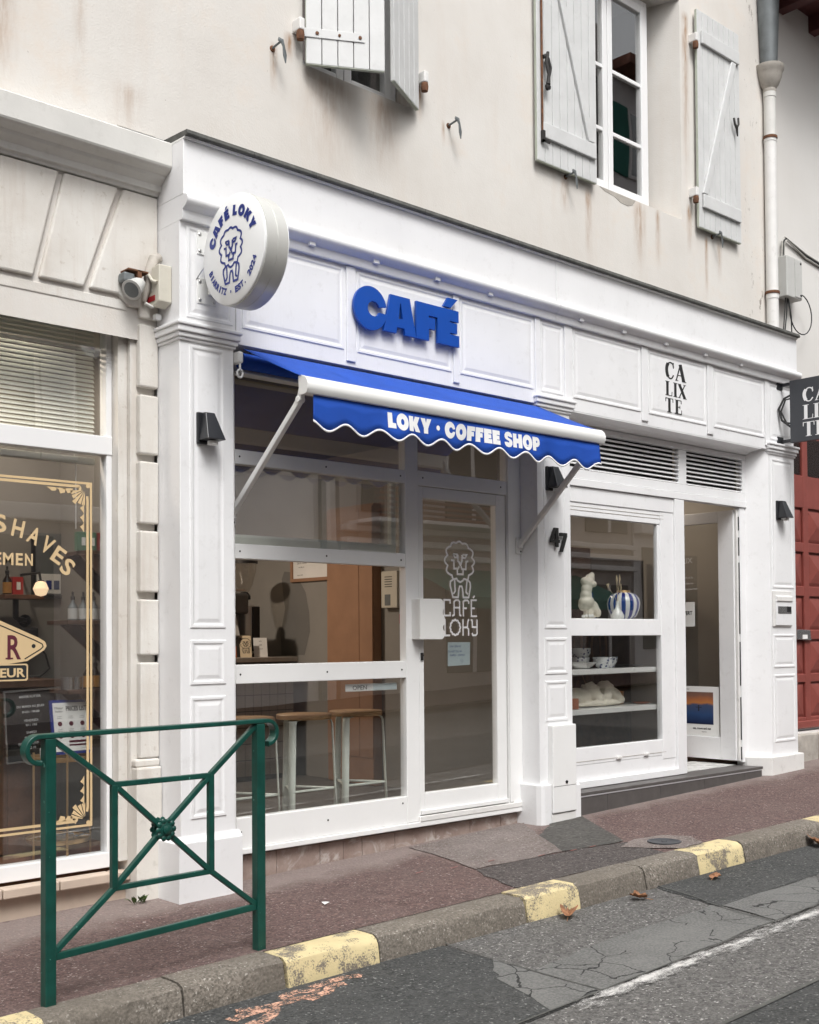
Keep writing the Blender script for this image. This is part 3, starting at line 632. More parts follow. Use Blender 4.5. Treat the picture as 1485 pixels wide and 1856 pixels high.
for (a, b) in cols:
    for (c, d) in zr:
        mb = MB(); i = .035; pk = ((a+b)/2, GY-.034, (c+d)/2)
        mb.add([(a+.012,GY-.003,c+.012),(b-.012,GY-.003,c+.012),(b-.012,GY-.003,d-.012),(a+.012,GY-.003,d-.012),(a+i,GY-.012,c+i),(b-i,GY-.012,c+i),(b-i,GY-.012,d-i),(a+i,GY-.012,d-i),pk],
               [(0,1,5,4),(1,2,6,5),(2,3,7,6),(3,0,4,7),(4,5,8),(5,6,8),(6,7,8),(7,4,8)]); mb.build('diamond_panel', 'red_paint', gate)
    box('glass_light', 'frosted', gate, a+.01, b-.01, GY-.012, GY-.004, 2.93, 3.30, 0)
box('weatherboard', 'red_paint', gate, GX0, 8.0, GY-.06, GY-.028, .50, .57, .01)
t = T('letter_plate', 'silver letter plate on the red gate', 'letter plate', (6.56, GY-.03, 1.38)); MB().prism([(6.43,1.345),(6.70,1.335),(6.68,1.435),(6.43,1.44)], 'y', GY-.052, GY-.029).build('plate', 'silver_tin', t, .004); box('flap_label', 'paper', t, 6.53, 6.62, GY-.056, GY-.0525, 1.35, 1.39, .001)
t = T('drainpipe', 'cream painted cast iron drainpipe with bell hopper below a zinc pipe', 'drainpipe', (5.95, 0, 4.1)); px, py = 5.87, .02
MB().tube([(px-.04,py-.02,9),(px-.03,py-.015,7.2),(px-.005,py,6.55)], [.10,.10,.075], 18).build('zinc_pipe', 'zinc', t, smooth=True)
MB().tube([(px+.11,py+.02,9),(px+.08,py+.02,6.6)], .035, 12).build('overflow_pipe', 'zinc', t, smooth=True)
MB().lathe([(.03,-.02),(.058,0),(.062,.02),(.058,.03),(.085,.07),(.112,.14),(.118,.18),(.132,.20),(.135,.235),(.122,.24),(.118,.2),(.05,.1)], (px,py,6.36), n=26).build('hopper', 'hopper_paint', t, smooth=True)
for z0, z1 in ((5.95, 6.36), (4.50, 5.95), (4.10, 4.50)): MB().lathe([(.054,z0),(.054,z1-.05),(.058,z1-.045),(.058,z1-.001)], (px,py,0), n=20).build('pipe_length', 'white_worn' if z0 < 5 else 'cornice_paint', t, smooth=True)
for z in (5.93, 4.50): MB().lathe([(.064,z),(.066,z+.01),(.064,z+.025)], (px,py,0), n=20).build('collar', 'rust', t, smooth=True)
t = T('junction_box', 'grey telecom junction box on the white wall beside the drainpipe', 'utility box', (6.22, .1, 4.5))
MB().box(6.06,6.33,-.02,.098,4.52,4.90).build('case', 'plastic_grey', t, .008); box('lid', 'plastic_grey', t, 6.20, 6.325, -.026, -.0205, 4.535, 4.885, .004)
MB().lathe([(.012,0),(.012,.004),(0,.005)], (6.30,-.026,4.86),(0,-1,0),10).lathe([(.012,0),(.012,.004),(0,.005)], (6.30,-.026,4.56),(0,-1,0),10).build('screw', 'black_plastic', t)
t = T('black_cables', 'loose black cables looping under the junction box', 'cable', (6.2, .03, 4.2))
lp = [(6.34+.20*math.cos(R(a)), .0, 4.40+.19*math.sin(R(a))) for a in range(120, -200, -16)]
MB().tube([(6.19,.03,4.53)]+lp+[(6.15,.03,4.53)], .0055, 7).build('loop', 'cable_black', t, smooth=True)
for i, (a, b) in enumerate(((6.12,5.98),(6.15,6.02),(6.17,6.17))): MB().tube([(a,.03,4.52),((a+b)/2+.03,.02,4.36),(b,-.02+.01*i,4.14)], .006, 7).build('strand', 'cable_black', t, smooth=True)
t = T('cable_bundle', 'grey cable bundle strung along the white wall above the junction box', 'cable', (6.5, .09, 5.1))
for i in range(3): MB().tube([(6.13+.02*i,.07,4.90),(6.13+.02*i,.06,5.06),(6.2+.02*i,.075,5.12-.01*i),(6.6,.085,5.05-.02*i),(7.4,.085,4.96-.015*i),(9,.085,4.8)], .008, 7).build('strand', ['cable_grey','cable_black','cable_grey'][i], t, smooth=True)
# ------------------------------------------------------------ barber's shopfront on the left
bs = T('barber_shopfront', 'cream stone barber shopfront with gold window lettering at the left edge', 'shopfront', (-1.2, .1, 0))
prof = [(.09,3.80),(.055,3.80),(.045,3.815),(.03,3.82),(.022,3.85),(-.02,3.875),(-.03,3.89),(-.07,3.905),(-.085,3.915),(-.09,3.925),(-.09,4.045),(-.085,4.052),(.09,4.075)]
MB().prism(prof, 'x', -9, -.452).build('cornice', 'cornice_paint', bs)
lin = box('lintel', 'quoin_paint', bs, -9, -.452, .095, .42, 3.145, 3.80, 0)
vx = [(-1.75,-1.60),(-1.33,-1.235),(-1.012,-1.148),(-.675,-.872)]   # top, bottom of each joint
xt = [-2.4, -1.70, -1.355, -1.012, -.675, -.452]; xb = [-2.2, -1.62, -1.415, -1.148, -.872, -.452]
for i in range(5):
    g = .016; a, b, c, d = xt[i]+g, xt[i+1]-(g if i < 4 else .001), xb[i+1]-(g if i < 4 else .001), xb[i]+g
    if i < 4: MB().prism([(d,3.222),(c,3.222),(b,3.792),(a,3.792)], 'y', .056, .096).build('voussoir', 'quoin_paint', lin, .010)
    else: MB().prism([(d,3.222),(-.69,3.222),(-.63,3.17),(c,3.17),(b,3.792),(a,3.792)], 'y', .056, .096).build('voussoir', 'quoin_paint', lin, .010)
MB().prism([(-6,3.146),(-.63,3.146),(-.63,3.20),(-6,3.20)], 'y', .075, .0955).build('lintel_lip', 'quoin_paint', lin, .005)
pl = box('pier', 'quoin_paint', bs, -.60, -.452, .10, .42, -.1, 3.145, .004)
zq = [.76, 1.262, 1.30, 1.60, 1.64, 1.97, 2.01, 2.343, 2.383, 2.70, 2.742, 3.085]
zq = [(.745,1.258),(1.298,1.597),(1.637,1.967),(2.007,2.342),(2.382,2.703),(2.745,3.085),(3.118,3.30)]
for a, b in zq: MB().box(-.566, -.4535, .052, .102, a, b).build('quoin_block', 'quoin_paint', pl, .009)
MB().box(-.60,-.4535,.045,.10,.70,.742).box(-.60,-.4535,.03,.10,.62,.70).build('base_moulding', 'quoin_paint', pl, .01)
MB().box(-.605,-.4535,.025,.10,-.1,.62).build('pier_base', 'cream_stone', pl, .006)
MB().box(-.655,-.601,.13,.30,.2,3.144).build('reveal', 'quoin_paint', bs, .004)
box('pier', 'quoin_paint', bs, -9, -3.21, .10, .42, -.2, 3.144, .004)
wf = MB().box(-3.2,-.657,.19,.27,2.378,2.478).box(-3.2,-.657,.19,.27,3.11,3.143).box(-3.2,-.657,.19,.27,.165,.245).box(-.69,-.657,.195,.27,.245,3.11).build('window_frame', 'white_pvc', bs, .004)
box('window_pane', 'glass', bs, -3.2, -.688, .225, .231, .24, 2.38, 0); box('window_pane', 'glass', bs, -3.2, -.688, .225, .231, 2.475, 3.115, 0)
MB().box(-6,-.60,.16,.42,-.1,.10).build('base_wall', 'beige_tile', bs)
for i in range(6): MB().box(-1.10-.30*i+.003+.40, -.80-.30*i-.003+.40 if i else -.603, .10, .189, .101, .150).build('sill_tile', 'beige_tile', bs, .006)
# gold window lettering
gl = bpy.data.objects.new('window_lettering', None); C.objects.link(gl); gl.parent = bs; OFF[gl.name] = OFF[bs.name]
G = FRONT(.2235); mb = MB()
mb.ribbon([(-3.0,2.219),(-.766,2.219),(-.766,.398),(-3.0,.398)], .012, G)
mb.ribbon([(-3.0,2.199),(-.84,2.199)]+arc(-.84,2.189,.012,.012,90,-60,6), .014, G); mb.ribbon([(-.788,2.15),(-.786,2.12),(-.786,.50),(-.79,.47)], .014, G); mb.ribbon([(-3.0,.425),(-.86,.425)]+arc(-.86,.437,.012,.012,-90,60,6), .014, G)
for cz, s in ((2.205,-1), (.412,1)):
    mb.fill(arc(-.783,cz,.012,.012,0,330,11), G, lift=.0002)
    for k in range(5):
        a0, a1 = 188+k*17, 202+k*17; r = .085 if k != 2 else .1
        mb.fill([(-.80+.012*math.cos(R((a0+a1)/2)), cz+.02*s*-1*0+(-.02 if s<0 else .02)+.012*math.sin(R((a0+a1)/2))*(1 if s<0 else -1)), (-.80+r*math.cos(R(a0)), cz+(-.02 if s<0 else .02)+r*math.sin(R(a0))*(1 if s<0 else -1)), (-.80+r*math.cos(R(a1)), cz+(-.02 if s<0 else .02)+r*math.sin(R(a1))*(1 if s<0 else -1))], G, lift=.0003)
    for (x, dz, h) in ((-.90,.012,1),(-.94,.015,1),(-.99,.008,1)): mb.fill([(x-.03,cz+s*.022),(x+.03,cz+s*.02),(x+.025,cz+s*(.03+dz)),(x,cz+s*(.028+dz*1.6)),(x-.01,cz+s*.03)], G, lift=.0003)
    for (dz) in (.12,.17,.22): mb.fill([(-.806,cz+s*(dz-.025)),(-.806,cz+s*(dz+.03)),(-.82,cz+s*(dz+.01)),(-.83,cz+s*dz),(-.815,cz+s*(dz-.01))], G, lift=.0003)
mb.build('gold_border', 'gold_vinyl', gl)
mb = MB(); fs = .026
for chr_, px_, pz_, rt in (('S',-1.262,1.935,2),('H',-1.178,1.915,-12),('A',-1.100,1.885,-24),('V',-1.032,1.842,-30),('E',-.972,1.792,-33),('S',-.925,1.735,-38)):
    mb = MB(); put_text(mb, chr_, px_, pz_, .088, G, w=.062, rot=R(rt), offset=fs); mb.build('letter', 'gold_vinyl', gl)
for chr_, px_, wd in (('E',-1.275,.035),('M',-1.222,.055),('E',-1.163,.037),('N',-1.112,.042)): mb = MB(); put_text(mb, chr_, px_, 1.768, .062, G, w=wd, offset=fs); mb.build('letter', 'gold_vinyl', gl)
mb = MB(); mb.fill([(-1.75,1.19),(-1.75,1.62),(-1.42,1.55),(-1.06,1.395),(-1.025,1.375),(-1.016,1.352),(-1.03,1.330),(-1.12,1.276)], G)
mb.fill([(-1.75,1.175),(-1.75,1.262),(-1.125,1.262),(-1.117,1.254),(-1.117,1.183),(-1.125,1.175)], G, lift=.0003); mb.build('gold_badge', 'gold_vinyl', gl)
mb = MB(); put_text(mb, 'R', -1.19, 1.288, .125, G, w=.072, offset=.02, lift=.0006); mb.fill([(-1.236,1.286),(-1.196,1.286),(-1.196,1.294),(-1.236,1.294)], G, lift=.0008); put_text(mb, 'E', -1.33, 1.288, .125, G, w=.07, offset=.02, lift=.0006); mb.build('badge_letter', 'maroon', gl)
mb = MB(); mb.ribbon([(-1.7,1.58),(-1.43,1.528),(-1.08,1.382),(-1.04,1.362),(-1.036,1.348),(-1.05,1.335),(-1.135,1.286)], .006, G, lift=.0006); mb.fill(arc(-1.087,1.352,.011,.011,0,330,11), G, lift=.0006)
mb.fill([(-1.745,1.183),(-1.745,1.255),(-1.132,1.255),(-1.125,1.248),(-1.125,1.19),(-1.132,1.183)], G, lift=.0006); mb.build('badge_recess', 'letter_board', gl)
mb = MB(); put_text(mb, 'FFEUR', -1.232, 1.196, .045, G, w=.20, offset=.03, lift=.0009); mb.build('badge_caption', 'gold_vinyl', gl)
# venetian blind
bl = T('venetian_blind', 'pale green venetian blind behind the upper barber window', 'blind', (-1.2, .32, 2.35))
src = None
for i in range(27):
    z = 2.50+i*.0245; M4 = Matrix.Translation((0,.32,z)) @ Matrix.Rotation(R(48), 4, 'X')
    o = xf(MB().box(-2.6,-.70,-.0138,.0138,-.0006,.0006), M4).build('slat', 'blind_slat', bl) if src is None else piece(src, bl, (0,0,i*.0245))
    src = src or o
for x in (-.82,-1.5): MB().tube([(x,.307,2.36),(x,.307,3.13)], .0018, 6).build('ladder_cord', 'paper', bl)
MB().box(-2.6,-.70,.295,.345,3.115,3.145).build('head_rail', 'blind_slat', bl); MB().box(-2.6,-.70,.30,.34,2.335,2.372).build('bottom_rail', 'blind_slat', bl, .004)
MB().tube([(-.815,.30,2.34),(-.815,.30,1.98)], .003, 6).build('wand', 'paper', bl)

# ------------------------------------------------------------ cafe shopfront
cf = T('cafe_shopfront', 'white panelled cafe shopfront with big windows and glass door', 'shopfront', (1.0, 0, 0))
bt = T('boutique_shopfront', 'white panelled boutique shopfront with louvred vents and open door', 'shopfront', (4.3, 0, 0))
FY = -.16
def top_band(par, x0, x1, lend=0, rend=0):
    MB().box(x0-lend, x1+rend, -.20, WY-.002, 3.748, 4.042).build('fascia', 'white_paint', par, .003)
    MB().prism([(WY-.003,3.6165),(-.188,3.6165),(-.192,3.622),(-.192,3.668),(-.205,3.676),(-.222,3.684),(-.238,3.700),(-.242,3.718),(-.236,3.734),(-.220,3.744),(WY-.003,3.7475)], 'x', x0-lend*1.6, x1+rend*1.6).build('cornice_rail', 'white_paint', par, smooth=True)
    MB().prism([(WY-.002,4.043),(-.212,4.043),(-.218,4.052),(WY-.002,4.062)], 'x', x0-lend*1.2, x1+rend).build('gutter_trim', 'aluminium_white', par)
    nseg = int((x1-x0)/.45)+1; L = (x1-x0+lend+rend)/nseg
    for i in range(nseg):
        a = x0-lend*1.5+i*L; MB().prism([(WY-.002,4.0635),(-.236,4.053),(-.240,4.062),(-.234,4.084),(WY-.002,4.104)], 'x', a+.001, a+L-.001).build('flashing_strip', 'flashing_lead', par, .003)
XM = 2.58
top_band(cf, -.45, XM-.002, 0, 0); top_band(bt, XM+.002, 5.86, 0, .03)
fr = box('frieze', 'white_paint', cf, -.45, XM-.001, FY, WY-.003, 3.012, 3.616, .002)
for a, b in ((-.41,-.115),(-.055,.675),(.775,1.575),(1.65,2.375),(2.445,XM+.108)): MB().panel(a, b, 3.105, 3.60, FY, 1.0, .55).build('panel', 'white_paint', fr)
for a, b in ((-.10,-.065),(.69,.76),(1.585,1.64),(2.385,2.437)): box('batten', 'white_paint', fr, a, b, FY-.012, FY-.0005, 3.04, 3.614, .004)
fr2 = box('frieze', 'white_paint', bt, XM+.001, 5.885, FY+.0005, WY-.003, 3.012, 3.616, .002)
for a, b in ((2.80,3.605),(3.705,4.495),(4.60,5.385),(5.47,5.85)): MB().panel(a, b, 3.105, 3.60, FY, 1.0, .55).build('panel', 'white_paint', fr2)
for a, b in ((2.70,2.785),(3.615,3.695),(4.505,4.59),(5.395,5.46)): box('batten', 'white_paint', fr2, a, b, FY-.012, FY-.0005, 3.04, 3.614, .004)
for i, x in enumerate((.405,.895,1.41,1.90)): box('dentil', 'white_paint', cf, x-.022, x+.022, -.214, -.1925, 3.658, 3.705, .004)
for x in (2.85,3.35,3.89,4.43,4.96): box('dentil', 'white_paint', bt, x-.022, x+.022, -.214, -.1925, 3.658, 3.705, .004)
def pilaster(par, x0, x1, panels, px0, px1, splay=0, label=None):
    xa = x0-splay
    p = MB().prism([(x0,FY),(x1,FY),(x1,WY),(xa,WY),(xa,0)] if splay else [(x0,FY),(x1,FY),(x1,WY),(x0,WY)], 'z', gz(x0)-.05, 3.011).build('pilaster', 'white_paint', par, .004, label=label)
    for a, b in panels: MB().panel(px0, px1, a, b, FY, 1.0, .55).build('panel', 'white_paint', p)
    for (d, z0, z1) in ((.012,2.975,2.992),(.022,2.992,3.018),(.034,3.018,3.052),(.044,3.052,3.072)):
        MB().box(x0-d*.8, x1+d*.8, FY-d, (WY-.004 if x0 < 0 else -.0), z0, z1).build('capital_moulding', 'white_paint', p, .006)
    return p
p1 = pilaster(cf, -.45, -.109, ((1.44,2.96),(1.137,1.377),(.425,1.075)), -.392, -.167)
MB().box(-.478,-.082,-.19,WY-.004,gz(-.5)-.05,.305).prism([(-.16,.345),(-.163,.335),(-.178,.322),(-.19,.306),(-.16,.306)], 'x', -.478, -.082).build('plinth', 'white_paint', p1, .004)
p2 = pilaster(cf, 2.402, 2.758, ((1.44,2.93),(1.12,1.377),(.79,1.075)), 2.462, 2.706)
MB().prism([(2.372,WY),(2.372,-.15),(2.385,-.182),(2.41,-.197),(2.484,-.197),(2.484,WY)], 'z', gz(2.4)-.05, .36).build('plinth', 'white_paint', p2, .008); MB().box(2.745,2.812,-.188,WY,gz(2.8)-.05,.335).build('plinth', 'white_paint', p2, .008)
mbx = MB().box(2.488,2.742,-.205,-.1605,.155,.765).build('meter_cover', 'white_door_paint', p2, .006); box('cover_joint', 'black_plastic', mbx, 2.495, 2.74, -.2056, -.2052, .338, .341, 0); box('cover_skirt', 'white_worn', p2, 2.486, 2.744, -.195, -.1605, gz(2.6)-.03, .150, .005)
MB().lathe([(.011,0),(.011,.006),(0,.007)], (2.63,-.2055,.365),(0,-1,0),10).build('cover_lock', 'black_plastic', mbx)
p3 = pilaster(bt, 5.447, 5.885, ((1.80,2.94),(1.10,1.395),(.45,1.04)), 5.49, 5.845, .125)
MB().prism([(5.385,-.197),(5.925,-.197),(5.925,WY),(5.27,WY),(5.27,-.02),(5.36,-.16)], 'z', gz(5.5)-.05, .335).build('plinth', 'white_worn', p3, .01)
# frame of the cafe window
def member(par, x0, x1, z0, z1, y0=0, y1=.06, name='frame_rail', mat='white_door_paint', bev=.004): return MB().box(x0,x1,y0,y1,z0,z1).build(name, mat, par, bev)
member(cf, -.12, .004, .2, 3.008, -.001, .062, 'frame_post'); member(cf, 1.304, 1.416, .2, 2.90, -.001, .062, 'frame_post'); member(cf, 2.258, 2.401, .2, 2.90, -.001, .062, 'frame_post')
box('door_stop', 'white_door_paint', cf, 2.262, 2.30, -.012, -.0015, .24, 2.90, .003)
member(cf, .005, 2.40, 2.902, 3.009, 0, .06)
for z0, z1 in ((2.377,2.460),(1.838,1.923),(1.127,1.235),(.198,.369)): member(cf, .0045, 1.3035, z0, z1)
member(cf, 1.4165, 2.2575, 2.374, 2.470); member(cf, -.10, 2.40, .166, .1975, -.016, .06, 'window_sill')
for x in (.035,.66,1.265):
    for z in (2.42,1.88,1.18,.29): 
        if z == .29 and x > 1: z = .33
        MB().lathe([(.006,0),(.006,.0012),(0,.0013)], (x,-.0005,z),(0,-1,0),8).build('screw', 'black_plastic', cf)
for x in (1.46,2.20): MB().lathe([(.006,0),(.006,.0012),(0,.0013)], (x,-.0005,2.425),(0,-1,0),8).build('screw', 'black_plastic', cf)
box('window_pane', 'glass', cf, .0, 1.31, .028, .034, 2.455, 2.905, 0); box('window_pane', 'glass', cf, 1.41, 2.262, .028, .034, 2.465, 2.905, 0)
box('window_pane', 'glass', cf, .0, 1.31, .028, .034, 1.92, 2.38, 0); box('window_pane', 'glass', cf, .0, 1.31, .028, .034, .36, 1.13, 0)
sash = MB().box(.01,1.30,.085,.125,1.90,1.985).box(.01,1.30,.085,.125,2.40,2.47).box(.01,.05,.085,.125,1.985,2.40).box(1.26,1.30,.085,.125,1.985,2.40).build('raised_sash', 'mint_steel', cf, .004, label='sliding sash pushed up behind the upper pane'); box('sash_pane', 'glass', sash, .05, 1.26, .10, .105, 1.985, 2.40, 0)
dr = bpy.data.objects.new('door', None); C.objects.link(dr); dr.parent = cf; OFF[dr.name] = OFF[cf.name]; dr['label'] = 'white framed glass door of the cafe'
member(dr, 1.420, 1.463, .236, 2.368, .004, .055, 'stile'); member(dr, 2.152, 2.246, .236, 2.368, .004, .055, 'stile'); member(dr, 1.4635, 2.1515, 2.295, 2.368, .005, .054, 'door_rail'); member(dr, 1.4635, 2.1515, .236, .376, .005, .054, 'door_rail')
box('drip_rail', 'white_door_paint', dr, 1.425, 2.243, -.012, .0035, .240, .268, .004)
box('door_pane', 'glass', dr, 1.46, 2.155, .027, .033, .37, 2.30, 0)
hp = [(1.352,1.372),(1.352,1.632)]+arc(1.535,1.607,.026,.027,90,20,5)+[(1.566,1.585),(1.556,1.555),(1.556,1.535),(1.574,1.51),(1.574,1.475),(1.556,1.455),(1.556,1.44),(1.570,1.42)]+arc(1.54,1.398,.028,.027,-10,-90,5)
MB().prism(hp, 'y', -.082, -.074).box(1.352,1.362,-.0735,.003,1.372,1.632).build('door_handle', 'aluminium_white', dr, .003)
MB().box(1.432,1.452,-.004,.0035,1.235,1.285).lathe([(.008,0),(.008,.006),(0,.007)], (1.442,-.0045,1.268),(0,-1,0),10).build('lock', 'iron_black', dr)
box('threshold', 'white_worn', cf, 1.40, 2.40, -.02, .06, .1985, .233, .003)
# tiled base under the cafe window
bw = box('base_wall', 'stone_grey_dirt', cf, -.08, 2.38, .045, .3, -.1, .160, 0)
tj = [-.078,.06,.30,.62,.80,.95,1.22,1.58,1.90,2.20,2.372]
for a, b in zip(tj[:-1], tj[1:]): MB().box(a+.002,b-.002,.026+random.uniform(0,.004),.0445,gz(a)-.02,.150).build('base_tile', 'marble_tile', bw, .002)
# frame of the boutique window
F0 = dict(y0=.0, y1=.06)
member(bt, 2.74, 2.950, .27, 2.50, .0, .06, 'frame_post', 'white_paint'); member(bt, 4.255, 4.385, .262, 2.50, -.012, .07, 'frame_post', 'white_paint'); member(bt, 5.235, 5.33, .285, 2.50, .0, .06, 'frame_post', 'white_paint')
member(bt, 2.951, 4.254, 2.385, 2.50, .001, .059, mat='white_paint'); member(bt, 2.74, 5.33, 2.503, 2.56, -.014, .06, mat='white_paint')
member(bt, 4.075, 4.254, .40, 2.384, .006, .06, 'frame_post', 'white_paint'); member(bt, 2.951, 4.074, 2.282, 2.384, .008, .06, mat='white_paint'); member(bt, 2.951, 4.074, 1.39, 1.518, .008, .06, mat='white_paint'); member(bt, 2.951, 4.074, .43, .558, .008, .06, mat='white_paint')
for z in (2.325,2.352,.455): box('groove', 'stone_grey_dirt', bt, 2.955, 4.12, .0055, .0078, z, z+.003, 0)
box('panel', 'white_paint', bt, 2.952, 4.254, .010, .06, .275, .4295, .003); box('skirting', 'white_paint', bt, 2.82, 4.26, -.02, .008, .262, .315, .004)
for x in (3.5,3.85): box('hinge', 'white_worn', bt, x-.03, x+.03, -.008, .007, .447, .465, .002)
box('window_pane', 'glass', bt, 2.945, 4.055, .026, .032, 1.515, 2.285, 0); box('window_pane', 'glass', bt, 2.945, 4.08, .026, .032, .555, 1.395, 0)
MB().box(4.04,4.075,.012,.05,1.52,2.28).build('window_bead', 'white_paint', bt, .003)
# cove and louvred vents above it
MB().prism([(-.158,3.011),(-.158,3.004),(-.13,2.999),(-.08,2.994),(-.04,2.985),(-.02,2.97),(.05,2.965),(.05,3.011)], 'x', 2.76, 5.34).build('cove', 'white_paint', bt, smooth=True)
for (a, b, n) in ((2.80,4.325,8),(4.435,5.275,8)):
    v = MB().box(a-.06,b+.055,-.006,.04,2.915,2.964).box(a-.06,b+.055,-.006,.04,2.562,2.628).box(a-.06,a-.001,-.006,.04,2.628,2.915).box(b+.001,b+.055,-.006,.04,2.628,2.915).build('louvre_vent', 'white_paint', bt, .003)
    box('vent_back', 'dark_interior', v, a, b, .055, .06, 2.62, 2.92, 0); s0 = None
    for i in range(n):
        z = 2.642+i*.0355
        if s0 is None: s0 = xf(MB().box(a, b, -.022, .022, -.004, .004), Matrix.Translation((0,.014,z)) @ Matrix.Rotation(R(28), 4, 'X')).build('slat', 'white_paint', v, .002)
        else: piece(s0, v, (0,0,i*.0355))
# open boutique door, folded into the shop
od = bpy.data.objects.new('door', None); C.objects.link(od); od.parent = bt; OFF[od.name] = OFF[bt.name]; od['label'] = 'white glazed boutique door standing open inwards'
DX = 5.205
for y0, y1, nm in ((.035,.19,'stile'),(.72,.84,'stile')): box(nm, 'white_paint', od, DX-.02, DX+.02, y0, y1, .30, 2.48, .004)
box('door_rail', 'white_paint', od, DX-.019, DX+.019, .1905, .7195, 2.38, 2.48, .004); box('door_rail', 'white_paint', od, DX-.019, DX+.019, .1905, .7195, .30, .495, .004)
box('door_pane', 'glass', od, DX-.003, DX+.003, .185, .725, .49, 2.385, 0)
for z0, z1 in ((2.30,2.42),(2.08,2.24),(1.40,2.02),(.95,1.33),(.48,.85),(.31,.42)): box('seal', 'black_plastic', od, DX+.0205, DX+.0225, .002, .02, z0, z1, 0)
box('jamb_strip', 'white_worn', od, DX-.005, DX+.028, .012, .032, .30, 2.49, .002)
# step of dark tiles
st = box('step', 'stone_grey_dirt', bt, 2.815, 5.262, -.135, .25, -.1, .235, 0)
MB().prism([(2.815,-.152),(5.30,-.155),(5.262,-.02),(5.262,.3),(2.815,.3)], 'z', .2355, .258).build('tread', 'step_tile', st, .002)
tj = [2.816,3.16,3.82,4.42,5.02,5.29]
for a, b in zip(tj[:-1], tj[1:]): MB().box(a+.0015,b-.0015,-.150,-.1355,gz(a)-.02,.226).build('riser_tile', 'step_tile', st, .0015)
box('nosing', 'step_edge', st, 2.816, 5.285, -.1535, -.1355, .2265, .2352, .001)
for i in range(6):
    for j in range(3): 
        MB().box(4.40+i*.14+.001,4.54+i*.14-.001,.07+j*.14,.21+j*.14-.002,.2585,.263).build('floor_tile', 'plastic_grey' if (i+j) % 2 else 'ceramic_white', st)

# ------------------------------------------------------------ signs, lamps and awning
t = T('cafe_lettering', 'blue raised letters CAFÉ mounted on the white frieze', 'sign', (1.16, -.2, 3.26))
x = .722; gaps = (0,-.008,.014,.004); H = .2325
for ch_, gx in zip('CAFÉ', (.718,.957,1.226,1.412)):
    mb = MB(); put_glyphs(mb, ch_, HEAVY, gx, 3.263, H, FRONT(-.196), extrude=.008, bevel=.0012, kx=.985 if ch_ == 'A' else 1.0)
    L = mb.build('letter', 'blue_paint', t, smooth=False)
    MB().tube([(gx+.10,FY-.0005,3.36),(gx+.10,-.186,3.36)], .006, 8).tube([(gx+.14,FY-.0005,3.30),(gx+.14,-.186,3.30)], .006, 8).build('spacer', 'steel', L)
t = T('boutique_lettering', 'black raised serif letters CALIXTE in three lines on the white frieze', 'sign', (4.05, -.17, 3.14))
for row, zb, xs_, hh in (('CA',3.415,(3.925,4.06),.138),('LIX',3.282,(3.925,4.032,4.096),.112),('TE',3.150,(3.925,4.05),.112)):
    for ch_, xx in zip(row, xs_):
        mb = MB(); put_glyphs(mb, ch_, SERIF, xx, zb, hh, FRONT(-.1645), kx=1.42, extrude=.0025); mb.build('letter', 'black_letter', t)
t = T('house_number', 'black metal house number 47 on the middle pilaster', 'number', (2.58, -.18, 1.98))
mb = MB(); [mb.prism(q, 'y', -.192, -.178) for q in ([(2.56,2.015),(2.588,2.015),(2.588,2.15),(2.56,2.15)],[(2.505,2.045),(2.5598,2.045),(2.5598,2.066),(2.505,2.066)],[(2.5882,2.045),(2.602,2.045),(2.602,2.066),(2.5882,2.066)],[(2.505,2.0662),(2.53,2.0662),(2.5598,2.135),(2.5598,2.15),(2.545,2.15)])]; mb.build('digit', 'black_letter', t); mb = MB(); mb.prism([(2.607,1.982),(2.634,1.982),(2.682,2.092),(2.682,2.118),(2.607,2.118),(2.607,2.095),(2.654,2.095)], 'y', -.192, -.178); mb.build('digit', 'black_letter', t)
for d, (x0) in zip((0,1),(2.574,2.645)): MB().tube([(x0,FY-.0005,2.06),(x0,-.179,2.06)], .005, 6).build('pin', 'steel', t)
# round projecting sign
SX0, SX1, SYC, SZC, SR = -.335, -.203, -.512, 3.392, .287
t = T('round_blade_sign', 'white round projecting sign with blue lion emblem reading CAFÉ LOKY', 'sign', (-.26, -.17, 3.39))
MB().lathe([(SR-.004,0),(SR,.003),(SR,.064),(SR-.002,.066),(SR,.068),(SR,.129),(SR-.004,.132)], (SX0+.001,SYC,SZC),(1,0,0),72).build('drum', 'sign_rim', t, smooth=True)
fc = MB().lathe([(SR-.003,0),(SR-.004,-.008),(SR-.012,-.013),(.1,-.0135)], (SX0,SYC,SZC),(1,0,0),72).build('face', 'sign_acrylic', t, smooth=True); MB().lathe([(SR-.003,0),(SR-.004,.006),(SR-.012,.01),(.1,.0105)], (SX1+.0015,SYC,SZC),(1,0,0),72).build('face', 'sign_acrylic', t, smooth=True)
SF = SIDE(SX0-.0148)
LION = dict(notch=[(285,600),(232,475),(232,345),(272,225),(345,180),(420,185),(500,235),(545,360),(548,470),(505,590)],
 lines=[[(300,652),(264,682),(262,730),(296,880),(362,880),(374,770),(384,738),(410,738),(420,770),(430,880),(500,880),(524,740),(520,685),(492,652)], [(318,662),(326,800),(302,840)], [(480,662),(466,810),(490,838)],
        [(275,408),(310,410),(312,512),(365,510),(380,478)], [(500,410),(470,414),(465,515),(415,515),(402,478)], [(355,522),(355,582),(427,582),(430,522)], [(362,330),(362,412),(384,432)], [(415,330),(415,414),(402,432)],
        [(300,325),(352,327),(352,368),(322,368),(300,325)], [(424,327),(478,327),(458,368),(424,368),(424,327)]],
 fills=[[(366,428),(418,428),(410,462),(395,482),(378,462)]])
